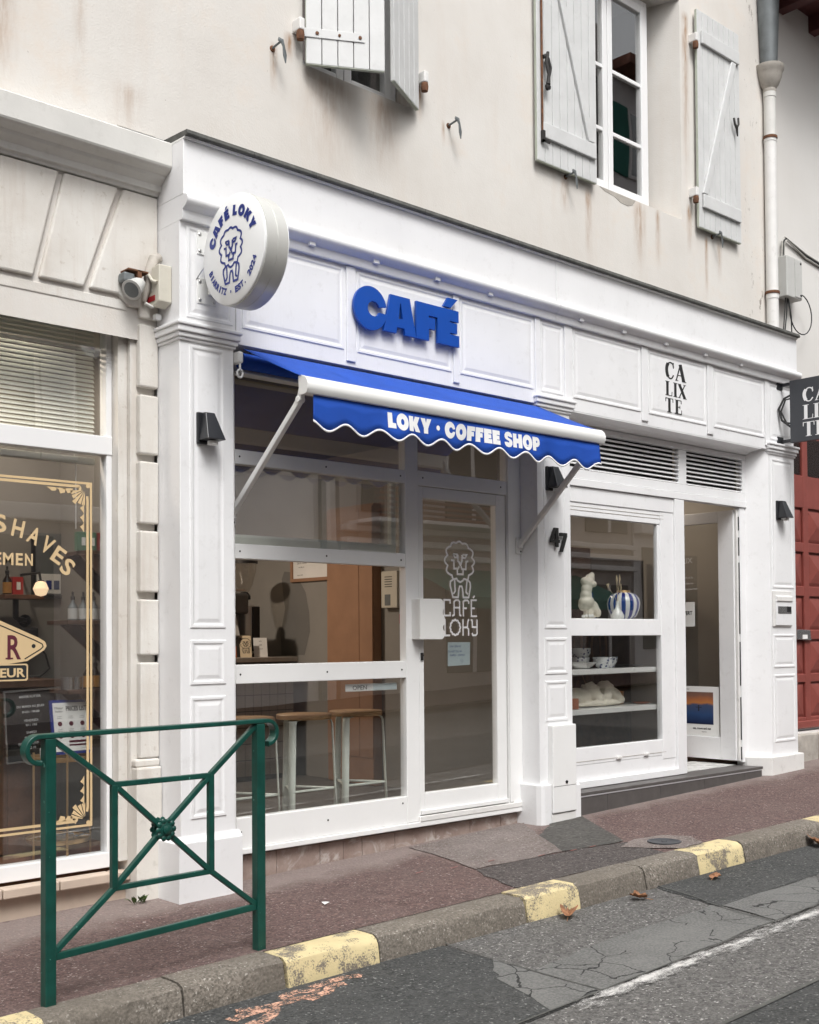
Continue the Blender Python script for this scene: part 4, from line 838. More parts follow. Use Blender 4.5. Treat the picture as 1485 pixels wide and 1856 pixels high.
def lion(mb, fn, cx, cy, k, w):
    """emblem drawn in the units of a 600-wide sketch; cx, cy is where the sketch point (390, 512) goes"""
    m2 = lambda p: (cx+(p[0]-390)*k*1.40, cy-(p[1]-512)*k); out = []; N = LION['notch']
    for i in range(len(N)-1):
        a, b = Vector(N[i]), Vector(N[i+1]); d = b-a; nrm = Vector((d.y, -d.x)).normalized(); 
        if nrm.dot((a+b)/2-Vector((390,400))) < 0: nrm = -nrm
        for j in range(7): q = j/7; out.append(tuple(a+d*q+nrm*(d.length*.30*math.sin(math.pi*q))))
    out = [(300,652)]+out+[N[-1],(492,652)]
    mb.ribbon([m2(p) for p in out], w, fn, lift=0)
    mb.ribbon([m2(p) for p in [(300,652),(345,640),(358,665),(390,684),(424,665),(440,640),(492,652)]], w, fn, lift=.0002)
    for i, L in enumerate(LION['lines']): mb.ribbon([m2(p) for p in L], w*(.9 if i > 7 else 1), fn, lift=.0004+i*.0001)
    for L in LION['fills']: mb.fill([m2(p) for p in L], fn, lift=.0016)
mb = MB(); lion(mb, SF, -SYC-.014, SZC-.022, .000396, .0118); mb.build('lion_emblem', 'navy_vinyl', fc)
mb = MB()
def ring_text(s, r, a0, a1, h, up, off, w):
    n = len(s)
    for i, c in enumerate(s):
        a = a0+(a1-a0)*i/(n-1)
        if c == ' ': continue
        x, y = -SYC+r*math.cos(R(a)), SZC+r*math.sin(R(a)); rot = R(a-90) if up else R(a+90)
        mb = MB(); put_text(mb, c, x, y, h, SF, rot=rot, offset=off, w=w.get(c, w['*']), lift=.0003); mb.build('letter', 'navy_vinyl', fc)
def ring_heavy(s, r, angs, h, kx):
    for c, a in zip(s, angs):
        w = HEAVY[c][0]*h*kx; u0 = -SYC+r*math.cos(R(a)); v0 = SZC+r*math.sin(R(a)); rot = R(a-90); mb = MB(); put_glyphs(mb, c, HEAVY, u0-w/2*math.cos(rot), v0-w/2*math.sin(rot), h, SF, kx=kx, lift=.0003, rot=rot); mb.build('letter', 'navy_vinyl', fc)
ring_heavy('CAFÉ', .172, (158,139,121,105), .054, 1.0); ring_heavy('LOKY', .172, (83,65,45,26), .054, 1.0)
ring_text('BIARRITZ • EST. 2024', .232, 203, 335, .032, False, .055, {'*':.027,'I':.011,'•':.011,'.':.009,' ':0})
for z0, z1 in ((3.455,3.585),(3.19,3.33)):
    pz = (z0+z1)/2; pl_ = box('bracket_plate', 'aluminium_white', t, -.345, -.225, FY-.010, FY-.0005, z0, z1, .003)
    for q in ((-.33,z0+.02),(-.24,z0+.02),(-.33,z1-.02)): MB().lathe([(.009,0),(.009,.004),(.005,.006),(0,.006)], (q[0],FY-.010,q[1]),(0,-1,0),8).build('bolt', 'steel', pl_)
    MB().bar((-.265,FY-.011,pz),(-.265,SYC+math.sqrt(SR**2-(pz-SZC)**2)-.0,pz), .035, .035).build('bracket_arm', 'aluminium_white', t, .002)
MB().tube([(-.35,FY-.002,3.315),(-.335,-.2,3.36),(-.31,-.235,3.41)], .0025, 6).build('stay_wire', 'steel', t)
# black blade sign of the boutique
t = T('dark_blade_sign', 'anthracite rectangular projecting sign with white letters CALIXTE', 'sign', (5.66, -.17, 3.1))
bd = box('board', 'anthracite', t, 5.645, 5.685, -.90, -.262, 3.075, 3.625, .003)
SD = SIDE(5.6445); mb = MB()
for row, zb, us in (('CA',3.415,(.385,.50)),('LIX',3.265,(.385,.485,.54)),('TE',3.115,(.385,.50))):
    for ch_, u in zip(row, us): letters(ch_, SERIF, u, zb, .125, SD, 'hem_white', bd, kx=1.35, lift=.0006)
pass
for z in (3.60,3.10): MB().box(5.60,5.69,FY-.012,FY-.0005,z-.04,z+.04).bar((5.665,FY-.012,z),(5.665,-.262,z), .028, .028).build('bracket', 'black_metal', t, .002)
MB().tube([(5.66,-.262,3.50),(5.62,-.22,3.47),(5.60,-.18,3.38),(5.62,-.20,3.28),(5.66,-.262,3.22)], .010, 8).tube([(5.66,-.262,3.47),(5.63,-.23,3.46),(5.62,-.19,3.36),(5.64,-.23,3.26),(5.66,-.262,3.25)], .008, 8).build('feed_cable', 'cable_black', t, smooth=True)
# wall lamps
def wall_lamp(x, z, label):
    t = T('wall_lamp', label, 'wall lamp', (x, FY, z), 'black tapered wall lamps on the pilasters')
    box('back_plate', 'black_metal', t, x-.048, x+.02, FY-.022, FY-.0005, z-.085, z+.085, .006)
    mb = MB(); a, b = -.030, .062   # tapered hood
    top = [(x-.02,FY-.023,z+.085),(x+.038,FY-.023,z+.085),(x+.038,FY-.055,z+.082),(x-.02,FY-.055,z+.082)]
    bot = [(x-.042,FY-.023,z-.068),(x+.072,FY-.023,z-.068),(x+.072,FY-.112,z-.068),(x-.042,FY-.112,z-.068)]
    mb.add(top+bot, [(0,1,2,3),(7,6,5,4),(0,4,5,1),(1,5,6,2),(2,6,7,3),(3,7,4,0)]); mb.build('hood', 'black_metal', t, .004)
    MB().lathe([(.028,0),(.028,.02),(0,.021)], (x+.02,FY-.06,z-.092),(0,0,1),14).build('lens', 'paper', t, smooth=True)
wall_lamp(-.305, 2.515, 'black tapered wall lamp on the left pilaster beside the cafe window'); wall_lamp(2.53, 2.495, 'black tapered wall lamp on the middle pilaster above number 47'); wall_lamp(5.60, 2.485, 'black tapered wall lamp on the right pilaster beside the red gate')
# awning
aw = T('awning', 'blue retractable awning over the cafe window with scalloped valance', 'awning', (1.18, -.17, 2.9))
AX0, AX1 = -.055, 2.405; mb = MB(); n = 14; vs_ = []; fs_ = []
for i in range(n+1):
    s_ = i/n; y = -.175+(-.70+.175)*s_; z = 2.985+(2.745-2.985)*s_-.004*math.sin(math.pi*s_)
    for j in range(25): xx = AX0+(AX1-AX0)*j/24; vs_.append((xx, y, z-.006*math.sin(math.pi*j/24)*math.sin(math.pi*s_)))
for i in range(n):
    for j in range(24): fs_.append((i*25+j, i*25+j+1, (i+1)*25+j+1, (i+1)*25+j))
mb.add(vs_, fs_); fab = mb.build('fabric', 'awning_blue', aw, smooth=True); sm = fab.modifiers.new('thick', 'SOLIDIFY'); sm.thickness = .003
for xs_ in (.42,1.24,2.06): MB().add([(xs_+dx, -.175-.525*q/10, 2.985-.24*q/10-.004*math.sin(math.pi*q/10)+.0022) for q in range(11) for dx in (-.006,.006)], [(2*q,2*q+1,2*q+3,2*q+2) for q in range(10)]).build('seam', 'awning_blue', fab)
MB().tube([(AX0+.02,-.115,2.935),(AX1-.02,-.115,2.935)], .045, 16).build('roller', 'awning_blue', aw, smooth=True)
MB().box(AX0+.03,AX1-.03,-.10,-.02,2.872,2.884).build('roller_rail', 'aluminium_white', aw, .003)
bp = [(-.672,2.748),(-.690,2.752),(-.722,2.744),(-.742,2.725),(-.752,2.70),(-.750,2.675),(-.738,2.655),(-.715,2.650),(-.690,2.652),(-.676,2.66)]
MB().prism(bp, 'x', AX0+.012, AX1+.002).build('front_bar', 'aluminium_white', aw, smooth=True)
for x0, x1 in ((AX0+.004,AX0+.0115),(AX1+.0025,AX1+.010)): MB().prism([(-.71+(y+.71)*1.04, 2.70+(z-2.70)*1.04) for y, z in bp], 'x', x0, x1).build('end_cap', 'aluminium_white', aw, .003)
vx0, vx1 = .008, 2.378; NV = 150; per = .2363; mb = MB(); hm = MB(); va = []; vh = []
for i in range(NV+1):
    x = vx0+(vx1-vx0)*i/NV; w = math.sin(2*math.pi*(x-vx0)/per-1.15); zb = 2.492-.024*w+(.012 if False else 0); fold = .010*math.sin(x*7.3)+.006*math.sin(x*17+1)
    for k, s_ in enumerate((0,.35,.7,1)): va.append((x, -.722+fold*s_-.004*s_, 2.656+(zb-2.656)*s_))
    vh += [(x, -.7235+fold-.004-.001, zb+.010), (x, -.7235+fold-.004-.001, zb-.002)]
mb.add(va, [(i*4+k, (i+1)*4+k, (i+1)*4+k+1, i*4+k+1) for i in range(NV) for k in range(3)]); val = mb.build('valance', 'awning_blue', aw, smooth=True); sm = val.modifiers.new('thick', 'SOLIDIFY'); sm.thickness = .002
hm.add(vh, [(2*i, 2*i+2, 2*i+3, 2*i+1) for i in range(NV)]); h_ = hm.build('hem', 'hem_white', val, smooth=True); sm = h_.modifiers.new('thick', 'SOLIDIFY'); sm.thickness = .003; sm.offset = 0
mb = MB()
def VF(u, v, l=0):
    zb = 2.492-.024*math.sin(2*math.pi*(u-vx0)/per-1.15); s_ = min(1, max(0, (2.656-v)/(2.656-zb))); fold = .010*math.sin(u*7.3)+.006*math.sin(u*17+1); return (u, -.722+fold*s_-.004*s_-.0032-l, v)
k_ = .885; hh = .086; xx = .518
for word in ('LOKY','•','COFFEE','SHOP'):
    zz = 2.540
    xx += letters(word, HEAVY, xx, zz, hh, VF, 'hem_white', val, kx=k_*1.04, gap=.06)+.035
def arm(x, y1, z1, xe, lab):
    e = (x, -.69, 2.665); w = (xe, y1, z1); a = bpy.data.objects.new('arm', None)
    A = MB().bar((x,-.655,2.625),w, .030, .036).build('arm', 'aluminium_white', aw, .006)
    MB().lathe([(.018,-.02),(.018,.02),(0,.021)], (x,-.66,2.632),(1,0,0),14).prism([(-.70,2.70),(-.67,2.72),(-.645,2.64),(-.66,2.615),(-.68,2.63)], 'x', x-.012, x+.012).build('elbow', 'aluminium_white', A, .003)
    MB().box(xe-.03,xe+.03,y1+.004,y1+.016,z1-.06,z1+.05).box(xe-.018,xe+.018,y1-.02,y1+.004,z1-.025,z1+.025).build('wall_bracket', 'aluminium_white', A, .003)
    for dz in (-.045,.035): MB().lathe([(.007,0),(.007,.002),(0,.003)], (xe+.015,y1+.004,z1+dz),(0,-1,0),8).build('bracket_bolt', 'black_plastic', A)
arm(-.030, -.018, 2.085, -.030, ''); arm(2.372, -.018, 2.03, 2.372, '')
box('gear_box', 'aluminium_white', aw, -.105, -.07, -.20, -.13, 2.90, 2.965, .01); MB().tube([(-.088,-.19,2.90),(-.088,-.19,2.86)]+[(-.088+.018*math.sin(R(a)),-.19,2.842+.022*math.cos(R(a))) for a in range(0,361,30)], .006, 8).build('crank_eye', 'aluminium_white', aw, smooth=True)
# mail box on the right pilaster
t = T('pilaster_mailbox', 'white metal letter box set into the right pilaster', 'letter box', (5.63, -.17, 1.47))
box('frame', 'white_worn', t, 5.475, 5.79, FY-.012, FY-.0115+.011, 1.462, 1.775, .004); bx = box('box_door', 'white_paint', t, 5.51, 5.785, FY-.020, FY-.0125, 1.472, 1.735, .004); box('slot_flap', 'white_worn', t, 5.515, 5.78, FY-.030, FY-.0205, 1.685, 1.725, .004); box('name_plate', 'silver_tin', t, 5.54, 5.765, FY-.0225, FY-.0205, 1.575, 1.64, .001); box('sticker', 'black_plastic', t, 5.69, 5.76, FY-.0236, FY-.0228, 1.59, 1.64, 0)
# alarm box, spotlight and old bracket at the corner
t = T('alarm_box', 'cream alarm siren with a red lens fixed to the left side of the cafe front', 'alarm', (-.46, .0, 3.2))
mb = MB().prism([(-.085,3.185),(-.02,3.165),(.045,3.19),(.045,3.375),(-.085,3.385)], 'x', -.53, -.4515); mb.build('case', 'plastic_cream', t, .006); box('lens', 'red_plastic', t, -.5335, -.5305, -.045, .035, 3.195, 3.225, .002); MB().tube([(-.532,.04,3.36),(-.545,.0,3.34),(-.545,-.04,3.30),(-.535,-.07,3.285)], .010, 8).build('bar', 'plastic_cream', t, smooth=True)
t = T('floodlight', 'grey cast spotlight on a rusty bracket above the barber window', 'spotlight', (-.66, .05, 3.25))
fd = Vector((-.72,-.36,-.60)).normalized(); fc_ = Vector((-.655,-.03,3.235))
MB().lathe([(.015,-.09),(.034,-.082),(.044,-.04),(.047,0),(.054,.003),(.056,.014),(.05,.016)], fc_, fd, 24).build('housing', 'plastic_grey', t, smooth=True); MB().lathe([(.048,.0155),(.025,.0175),(0,.018)], fc_, fd, 24).build('lens', 'zinc', t, smooth=True)
MB().box(-.625,-.60,-.03,.0,3.27,3.345).box(-.68,-.56,-.03,.062,3.335,3.345).build('bracket', 'rust', t, .002); MB().box(-.70,-.635,-.02,.05,3.275,3.325).build('ballast', 'zinc', t, .01)
t = T('conduit_bracket', 'bent dirty pipe and hooks in the corner beside the alarm', 'bracket', (-.53, .03, 3.3))
MB().tube([(-.465,.03,3.455),(-.50,.02,3.44),(-.53,.015,3.36),(-.545,.012,3.27),(-.555,.03,3.20)], [.026,.030,.028,.022,.014], 10).build('conduit', 'stone_grey_dirt', t, smooth=True); MB().tube([(-.53,-.005,3.26),(-.51,-.02,3.245),(-.505,-.02,3.19),(-.53,-.015,3.165),(-.57,-.01,3.18)], .009, 8).build('hook', 'cornice_paint', t, smooth=True)
MB().box(-.50,-.465,.0,.035,3.11,3.14).build('clip', 'white_pvc', t, .003)
t = T('metal_tray', 'folded sheet metal tray lying on the barber cornice', 'tray', (-.5, .02, 4.07)); MB().box(-.70,-.47,.055,.068,4.0765,4.13).build('side', 'aluminium_white', t, .003); MB().box(-.70,-.47,-.03,.054,4.0765,4.083).build('base', 'zinc', t, .001); box('rim', 'stone_grey_dirt', t, -.70, -.47, .052, .0545, 4.122, 4.127, 0)

# ------------------------------------------------------------ door emblem, notices on the glass
t = T('door_emblem', 'white vinyl lion emblem and CAFÉ LOKY lettering on the cafe door glass', 'emblem', (1.82, .026, 1.4))
D = FRONT(.0262); kk = .000522; cx0, cz0 = 1.822, 1.845
mb = MB(); lion(mb, D, cx0, cz0+.0, kk, .0135); mb.build('lion_emblem', 'hem_white', t)
mb = MB(); m2 = lambda p: (cx0+(p[0]-390)*kk*1.02, cz0-(p[1]-512)*kk*1.32*.74-.0)
z_of = lambda py: 1.396+(1372-py)*(1.636-1.396)/(1372-920); x_of = lambda px_: 1.663+(px_-180)*(1.983-1.663)/(610-180)
LT = [[(265,972),(265,925),(190,925),(190,1120),(265,1120),(265,1075)],[(290,1124),(315,1112),(315,945),(335,925),(368,925),(385,945),(385,1110),(405,1124)],[(317,1020),(383,1020)],[(432,1130),(432,942),(448,925),(490,925),(502,942),(502,970)],[(434,1025),(476,1025)],[(606,920),(535,920),(535,1125),(608,1125)],[(537,1025),(580,1025)],[(558,893),(578,862)],
      [(198,1165),(198,1370),(260,1370)],[(425,1165),(425,1375)],[(427,1270),(480,1268),(490,1185),(502,1165)],[(478,1272),(496,1292),(496,1375)],[(525,1168),(542,1178),(546,1265),(602,1265)],[(605,1165),(605,1350),(590,1368),(552,1370),(540,1342)]]
for idx in ((0,),(1,2),(3,4),(5,6,7),(8,),(9,10,11),(12,13)):
    mb = MB()
    for i in idx: mb.ribbon([(x_of(a), z_of(b)) for a, b in LT[i]], .0125, D, lift=i*.00012)
    mb.build('letter', 'hem_white', t)
o_ = [(x_of(325+(62+5*math.cos(R(a*12)))*math.cos(R(a))), z_of(1270+(94+6*math.cos(R(a*12)))*math.sin(R(a)))) for a in range(0, 360, 6)]
mb = MB(); mb.ribbon(o_, .0125, D, closed=True, lift=.0018); mb.build('letter', 'hem_white', t)
t = T('handwritten_note', 'pale blue handwritten note taped inside the cafe door glass', 'note', (1.815, .036, 1.19)); MB().add([(1.708,.035,1.192),(1.918,.035,1.198),(1.922,.035,1.350),(1.712,.035,1.352)], [(0,1,2,3)]).build('sheet', 'paper_blue', t)
mb = MB(); D2 = FRONT(.0346)
for s, u, v, h in (('(sur place)',1.78,1.318,.018),('OUVERT DE 9H',1.775,1.283,.014),('MARDI - SAMEDI',1.80,1.258,.014),('☺',1.84,1.215,.02)):
    try: put_text(mb, s, u, v, h, D2)
    except Exception: pass
mb.build('handwriting', 'navy_vinyl', t)
t = T('open_sign', 'white sliding sign reading OPEN behind the lower cafe window', 'sign', (1.05, .04, 1.05)); box('tray', 'paper', t, .832, 1.255, .0365, .042, 1.052, 1.098, .002); box('slider', 'paper_blue', t, 1.055, 1.25, .0352, .0362, 1.056, 1.095, 0)
mb = MB(); put_text(mb, 'OPEN', .945, 1.063, .026, FRONT(.0358), w=.115, offset=.012); mb.build('word', 'black_letter', t)

# ------------------------------------------------------------ cafe interior
def struct(name, mat, *b):
    o = MB().box(*b).build(name, mat); o['kind'] = 'structure'; return o
struct('cafe_floor', 'cafe_floor_concrete', -.1, 2.6, .06, 4.5, .10, .17); struct('cafe_wall_party', 'plaster_grey', 2.6, 2.66, .08, 4.5, .17, 3.0); struct('cafe_wall_back', 'plaster_grey', -.1, 2.6, 4.4, 4.46, .17, 3.0); struct('cafe_wall_side', 'plaster_beige', -.16, -.1, .08, 4.5, .17, 3.0); struct('cafe_ceiling', 'plaster_mural', -.1, 2.6, .07, 4.5, 2.96, 3.0)
mu = MB(); pts = [(-2.78,1.24),(-2.70,1.45),(-2.71,1.62),(-2.76,1.80),(-2.86,1.92),(-2.98,1.99),(-3.08,2.0),(-3.12,1.93),(-3.10,1.80),(-3.07,1.66),(-3.10,1.56),(-3.14,1.44),(-3.13,1.24)]
mu.add([(2.5985,-a,b) for a, b in pts], [tuple(range(len(pts)))]); o = mu.build('mural_shape', 'plaster_mural'); tag(o, 'grey painted curved shape on the cafe wall behind the counter', 'mural')
t = T('wooden_cupboard', 'tall brown wooden cupboard door against the cafe wall', 'cupboard', (2.5, 2.0, .17)); box('carcass', 'mdf_brown', t, 2.515, 2.598, 1.73, 2.33, .171, 2.5, .003); box('cupboard_door', 'mdf_brown', t, 2.50, 2.514, 1.905, 2.328, .40, 2.48, .002); box('cupboard_door', 'mdf_brown', t, 2.50, 2.514, 1.732, 1.90, .40, 2.48, .002); box('kick_panel', 'mdf_brown', t, 2.503, 2.514, 1.732, 2.328, .18, .395, .002)
t = T('framed_notice', 'brown framed printed notice on the cafe wall', 'framed notice', (2.58, 2.67, 1.9)); MB().box(2.575,2.599,2.39,2.42,1.895,2.20).box(2.575,2.599,2.93,2.96,1.895,2.20).box(2.575,2.599,2.42,2.93,1.895,1.925).box(2.575,2.599,2.42,2.93,2.17,2.20).build('frame', 'mdf_brown', t, .002); box('sheet', 'paper', t, 2.590, 2.597, 2.42, 2.93, 1.925, 2.17, 0)
mb = MB(); WF = lambda u, v, l=0: (2.5895-l, -u, v)
for s, u, v, h in (('MENU',-2.86,2.09,.02),('Café du moment',-2.80,2.055,.016),('torréfié ici',-2.81,2.02,.014),('depuis 2024',-2.83,1.95,.012)): put_text(mb, s, u, v, h, WF)
mb.build('print', 'black_letter', t)
t = T('fuse_box', 'white fuse box with vent slots on the cafe wall', 'fuse box', (2.58, 1.56, 1.63)); box('case', 'plastic_cream', t, 2.54, 2.599, 1.47, 1.665, 1.63, 1.93, .006)
for i in range(5): box('vent_slot', 'black_plastic', t, 2.5385, 2.5398, 1.53, 1.62, 1.80+i*.02, 1.806+i*.02, 0)
box('window', 'zinc', t, 2.5385, 2.5398, 1.55, 1.62, 1.65, 1.74, 0)
t = T('fire_call_point', 'small red fire alarm call point on the cafe wall', 'alarm', (2.58, 1.46, 1.5)); box('case', 'red_plastic', t, 2.565, 2.599, 1.425, 1.475, 1.50, 1.58, .004); box('label', 'paper', t, 2.5635, 2.5648, 1.435, 1.46, 1.52, 1.555, 0)
t = T('light_switch', 'dark light switch below a cream one beside the cupboard', 'switch', (2.58, 2.38, 1.58)); box('switch', 'navy_vinyl', t, 2.585, 2.599, 2.36, 2.41, 1.56, 1.615, .002); box('switch', 'plastic_cream', t, 2.585, 2.599, 2.36, 2.41, 1.63, 1.70, .002)
ct = T('coffee_counter', 'coffee counter with grid tiled front and pale top', 'counter', (2.1, 3.0, .17))
box('body', 'flashing_lead', ct, .4, 2.46, 2.765, 3.4, .171, 1.185, 0); box('countertop', 'counter_top', ct, .35, 2.48, 2.72, 3.45, 1.187, 1.228, .004); s0 = None
for i in range(24):
    for j in range(7):
        if s0 is None: s0 = box('tile', 'counter_tile', ct, .405, .485, 2.752, 2.7645, .215, .345, .002)
        else: piece(s0, ct, (i*.0855, 0, j*.1385))
em = T('espresso_machine', 'dark two group espresso machine on the coffee counter', 'coffee machine', (1.9, 3.0, 1.23))
box('body', 'machine_grey', em, 1.35, 1.98, 2.90, 3.35, 1.42, 1.60, .015); box('head', 'machine_dark', em, 1.33, 2.02, 2.80, 3.38, 1.60, 1.78, .02); box('drip_tray', 'machine_dark', em, 1.35, 1.95, 2.80, 3.35, 1.229, 1.40, .01); box('cup_rail', 'steel', em, 1.35, 2.0, 2.82, 3.36, 1.80, 1.815, .003)
xf(MB().box(-.25,.12,-.012,.012,-.22,.0), Matrix.Translation((1.80,2.87,1.62)) @ Matrix.Rotation(R(-18),4,'X')).build('side_panel', 'plastic_grey', em, .004)
for i, x in enumerate((1.5,1.72,1.86)): MB().lathe([(.0,0),(.03,0),(.034,.07),(.03,.07),(.028,.004)], (x,2.95,1.816), n=14).build('cup', 'clear_glass', em, smooth=True)
gr = T('coffee_grinder', 'coffee grinder with clear bean hopper and white body', 'coffee grinder', (2.14, 3.0, 1.23))
box('body', 'ceramic_white', gr, 2.06, 2.20, 2.92, 3.12, 1.26, 1.68, .01); box('front', 'black_plastic', gr, 2.13, 2.205, 2.905, 2.919, 1.28, 1.67, .003); box('foot', 'machine_dark', gr, 2.05, 2.22, 2.90, 3.14, 1.229, 1.258, .004)
MB().lathe([(.03,1.682),(.03,1.73),(.055,1.735),(.055,1.765),(.04,1.79),(.03,1.80)], (2.12,3.02,0), n=20).build('collar', 'black_plastic', gr, smooth=True); MB().lathe([(.04,1.80),(.07,1.86),(.105,1.98),(.11,2.05)], (2.12,3.02,0), n=24).build('hopper', 'clear_glass', gr, smooth=True); MB().lathe([(.118,2.051),(.118,2.075),(.02,2.08)], (2.12,3.02,0), n=24).build('hopper_lid', 'black_plastic', gr, smooth=True)
def card(x, y, z, w, h, mat, label, lean=12, emblem=False):
    t = T('counter_card', label, 'card', (x, y, z)); xf(MB().box(-w/2,w/2,-.002,.002,0,h), Matrix.Translation((x,y,z)) @ Matrix.Rotation(R(-20),4,'Z') @ Matrix.Rotation(R(-lean),4,'X')).build('sheet', mat, t)
    if emblem:
        M4 = Matrix.Translation((x,y,z)) @ Matrix.Rotation(R(-20),4,'Z') @ Matrix.Rotation(R(-lean),4,'X'); mb = MB(); lion(mb, lambda u, v, l=0: tuple(M4 @ Vector((u,-.0025-l,v))), 0, h*.55, .00018, .004); mb.build('print', 'black_letter', t)
    else:
        M4 = Matrix.Translation((x,y,z)) @ Matrix.Rotation(R(-20),4,'Z') @ Matrix.Rotation(R(-lean),4,'X'); mb = MB(); [put_text(mb, s, 0, h*(.8-.2*i), .012, lambda u, v, l=0: tuple(M4 @ Vector((u,-.0025-l,v)))) for i, s in enumerate(('avis','café','merci'))]; mb.build('print', 'black_letter', t)
card(1.96, 2.76, 1.229, .10, .19, 'paper_cream', 'cream counter card printed with a lion in front of the grinder', emblem=True); card(2.12, 2.77, 1.229, .12, .17, 'paper', 'white counter card with small print at the end of the counter'); card(1.80, 2.75, 1.229, .10, .10, 'terracotta', 'small orange card at the foot of the espresso machine')
def stool(x, y, label):
    t = T('bar_stool', label, 'stool', (x, y, .17), 'three legged bar stools behind the cafe window')
    MB().lathe([(0,.70),(.165,.706),(.175,.710),(.175,.734),(.17,.738),(0,.738)], (x,y,.17), n=36).build('seat', 'oak', t, smooth=True)
    tips = []
    for a in (-150,-30,90):
        d = Vector((math.cos(R(a)), math.sin(R(a)), 0)); tn = Vector((-d.y, d.x, 0)); o = Vector((x,y,.17)); pr = [(.08,.700),(.150,.700),(.168,.694),(.176,.674),(.192,.30),(.206,.0)]; vs, w = [], .024
        for (r_, z_) in pr:
            for s in (-1, 1): vs.append(o+d*r_+tn*s*w+Vector((0,0,z_)))
        mb = MB(); mb.add(vs, [(2*i,2*i+1,2*i+3,2*i+2) for i in range(len(pr)-1)]); lg = mb.build('leg', 'mint_steel', t, smooth=True); sm = lg.modifiers.new('thick', 'SOLIDIFY'); sm.thickness = .007
        tips.append(o+d*.189+Vector((0,0,.265)))
    for i in range(3): MB().tube([tips[i], tips[(i+1) % 3]], .008, 8).build('foot_rail', 'mint_steel', t, smooth=True)
stool(.765, .372, 'middle bar stool with oak seat and pale green steel legs'); stool(1.20, .385, 'right bar stool with oak seat, nearest the glass door'); stool(.315, .36, 'left bar stool, mostly hidden behind the green barrier')
# ------------------------------------------------------------ boutique interior
struct('boutique_floor', 'brown_wood', 2.66, 5.6, .26, 4.5, .10, .25); struct('boutique_wall_party', 'plaster_beige', 2.661, 2.70, .08, 4.5, .25, 3.0); struct('boutique_wall_back', 'plaster_cream', 2.7, 5.6, 4.4, 4.46, .25, 3.0); struct('boutique_wall_right', 'plaster_cream', 5.6, 5.66, .08, 4.5, .25, 3.0); struct('boutique_ceiling', 'plaster_cream', 2.7, 5.6, .07, 4.5, 2.96, 3.0)
sf = T('display_shelving', 'white display shelves behind the boutique window', 'shelf', (3.5, .3, .27))
box('side_panel', 'plaster_cream', sf, 4.262, 4.29, .075, .455, .30, 1.46, 0)
box('back_panel', 'dark_wood', sf, 2.96, 4.29, .46, .49, .30, 1.455, 0); 
for z in (.795,1.097): box('shelf', 'ceramic_white', sf, 2.96, 4.205, .075, .455, z, z+.04, .002)
box('plinth_shelf', 'ceramic_white', sf, 2.96, 4.25, .075, .60, 1.462, 1.522, .002)
t = T('cabinet', 'dark cabinet deep inside the boutique', 'cabinet', (4.6, 3, .25)); box('body', 'dark_wood', t, 4.0, 5.5, 2.6, 3.1, .251, 1.85, .01); box('top', 'black_metal', t, 3.98, 5.52, 2.58, 3.12, 1.852, 1.88, .004)
for i in range(3): box('drawer', 'brown_wood', t, 4.03+i*.49, 4.5+i*.49, 2.585, 2.599, 1.2, 1.8, .006)
t = T('dark_screen', 'dark room divider behind the torso statue and the vases', 'screen', (4.8, 1.3, .25)); box('panel', 'dark_wood', t, 3.95, 4.74, 1.25, 1.29, .251, 2.2, .006); box('panel', 'machine_dark', t, 4.75, 5.55, 1.25, 1.29, .251, 2.12, .006)
def blob(name, parts, vox, mat, parent, disp=0):
    import bmesh
    bm = bmesh.new()
    for (c, r_, rot) in parts:
        M4 = Matrix.Translation(c) @ (Matrix.Rotation(R(rot), 4, 'Y') if not isinstance(rot, tuple) else Matrix.Rotation(R(rot[1]), 4, rot[0])) @ Matrix.Diagonal((*r_, 1)); bmesh.ops.create_uvsphere(bm, u_segments=16, v_segments=10, radius=1, matrix=M4)
    me = bpy.data.meshes.new(name); off = OFF[parent.name]
    for v in bm.verts: v.co -= off
    bm.to_mesh(me); bm.free(); me.materials.append(MT[mat]); o = bpy.data.objects.new(name, me); C.objects.link(o); o.parent = parent; OFF[o.name] = off
    m = o.modifiers.new('remesh', 'REMESH'); m.mode = 'VOXEL'; m.voxel_size = vox; m.use_smooth_shade = True
    s = o.modifiers.new('smooth', 'SMOOTH'); s.iterations = 6; s.factor = .5
    return o
t = T('torso_statue', 'cream plaster female torso statue in the boutique window', 'statue', (3.42, .22, 1.523)); tx, ty = 3.415, .22
blob('figure', [((tx+.005,ty,1.565),(.042,.04,.06),0),((tx+.02,ty,1.535),(.055,.045,.012),0),((tx+.045,ty-.012,1.612),(.05,.042,.06),-45),((tx+.085,ty-.018,1.575),(.036,.034,.045),-35),((tx-.018,ty,1.652),(.07,.058,.055),0),((tx-.03,ty+.01,1.63),(.05,.05,.05),0),((tx-.022,ty,1.705),(.05,.045,.05),8),((tx-.014,ty,1.755),(.047,.042,.05),10),((tx+.002,ty,1.80),(.056,.046,.05),15),((tx-.022,ty+.005,1.812),(.04,.04,.036),20),((tx+.034,ty-.034,1.792),(.022,.024,.024),0),((tx+.036,ty+.012,1.79),(.022,.024,.024),0),((tx+.03,ty,1.838),(.042,.036,.034),35),((tx+.05,ty,1.865),(.024,.024,.022),20)], .0055, 'marble', t)
t = T('striped_vase', 'round ginger jar with blue and white vertical stripes and gold rim', 'vase', (3.90, .25, 1.523))
MB().lathe([(.02,0),(.075,.002),(.105,.03),(.128,.08),(.134,.125),(.125,.165),(.10,.198),(.06,.215)], (3.905,.25,1.523), n=48, mf=lambda j: 1 if (j//2) % 2 else 0).build('jar', ['ceramic_white','ceramic_blue'], t, smooth=True); MB().lathe([(.056,.2155),(.052,.232),(.045,.233),(.042,.218)], (3.905,.25,1.523), n=32).build('rim', 'gold_metal', t, smooth=True)
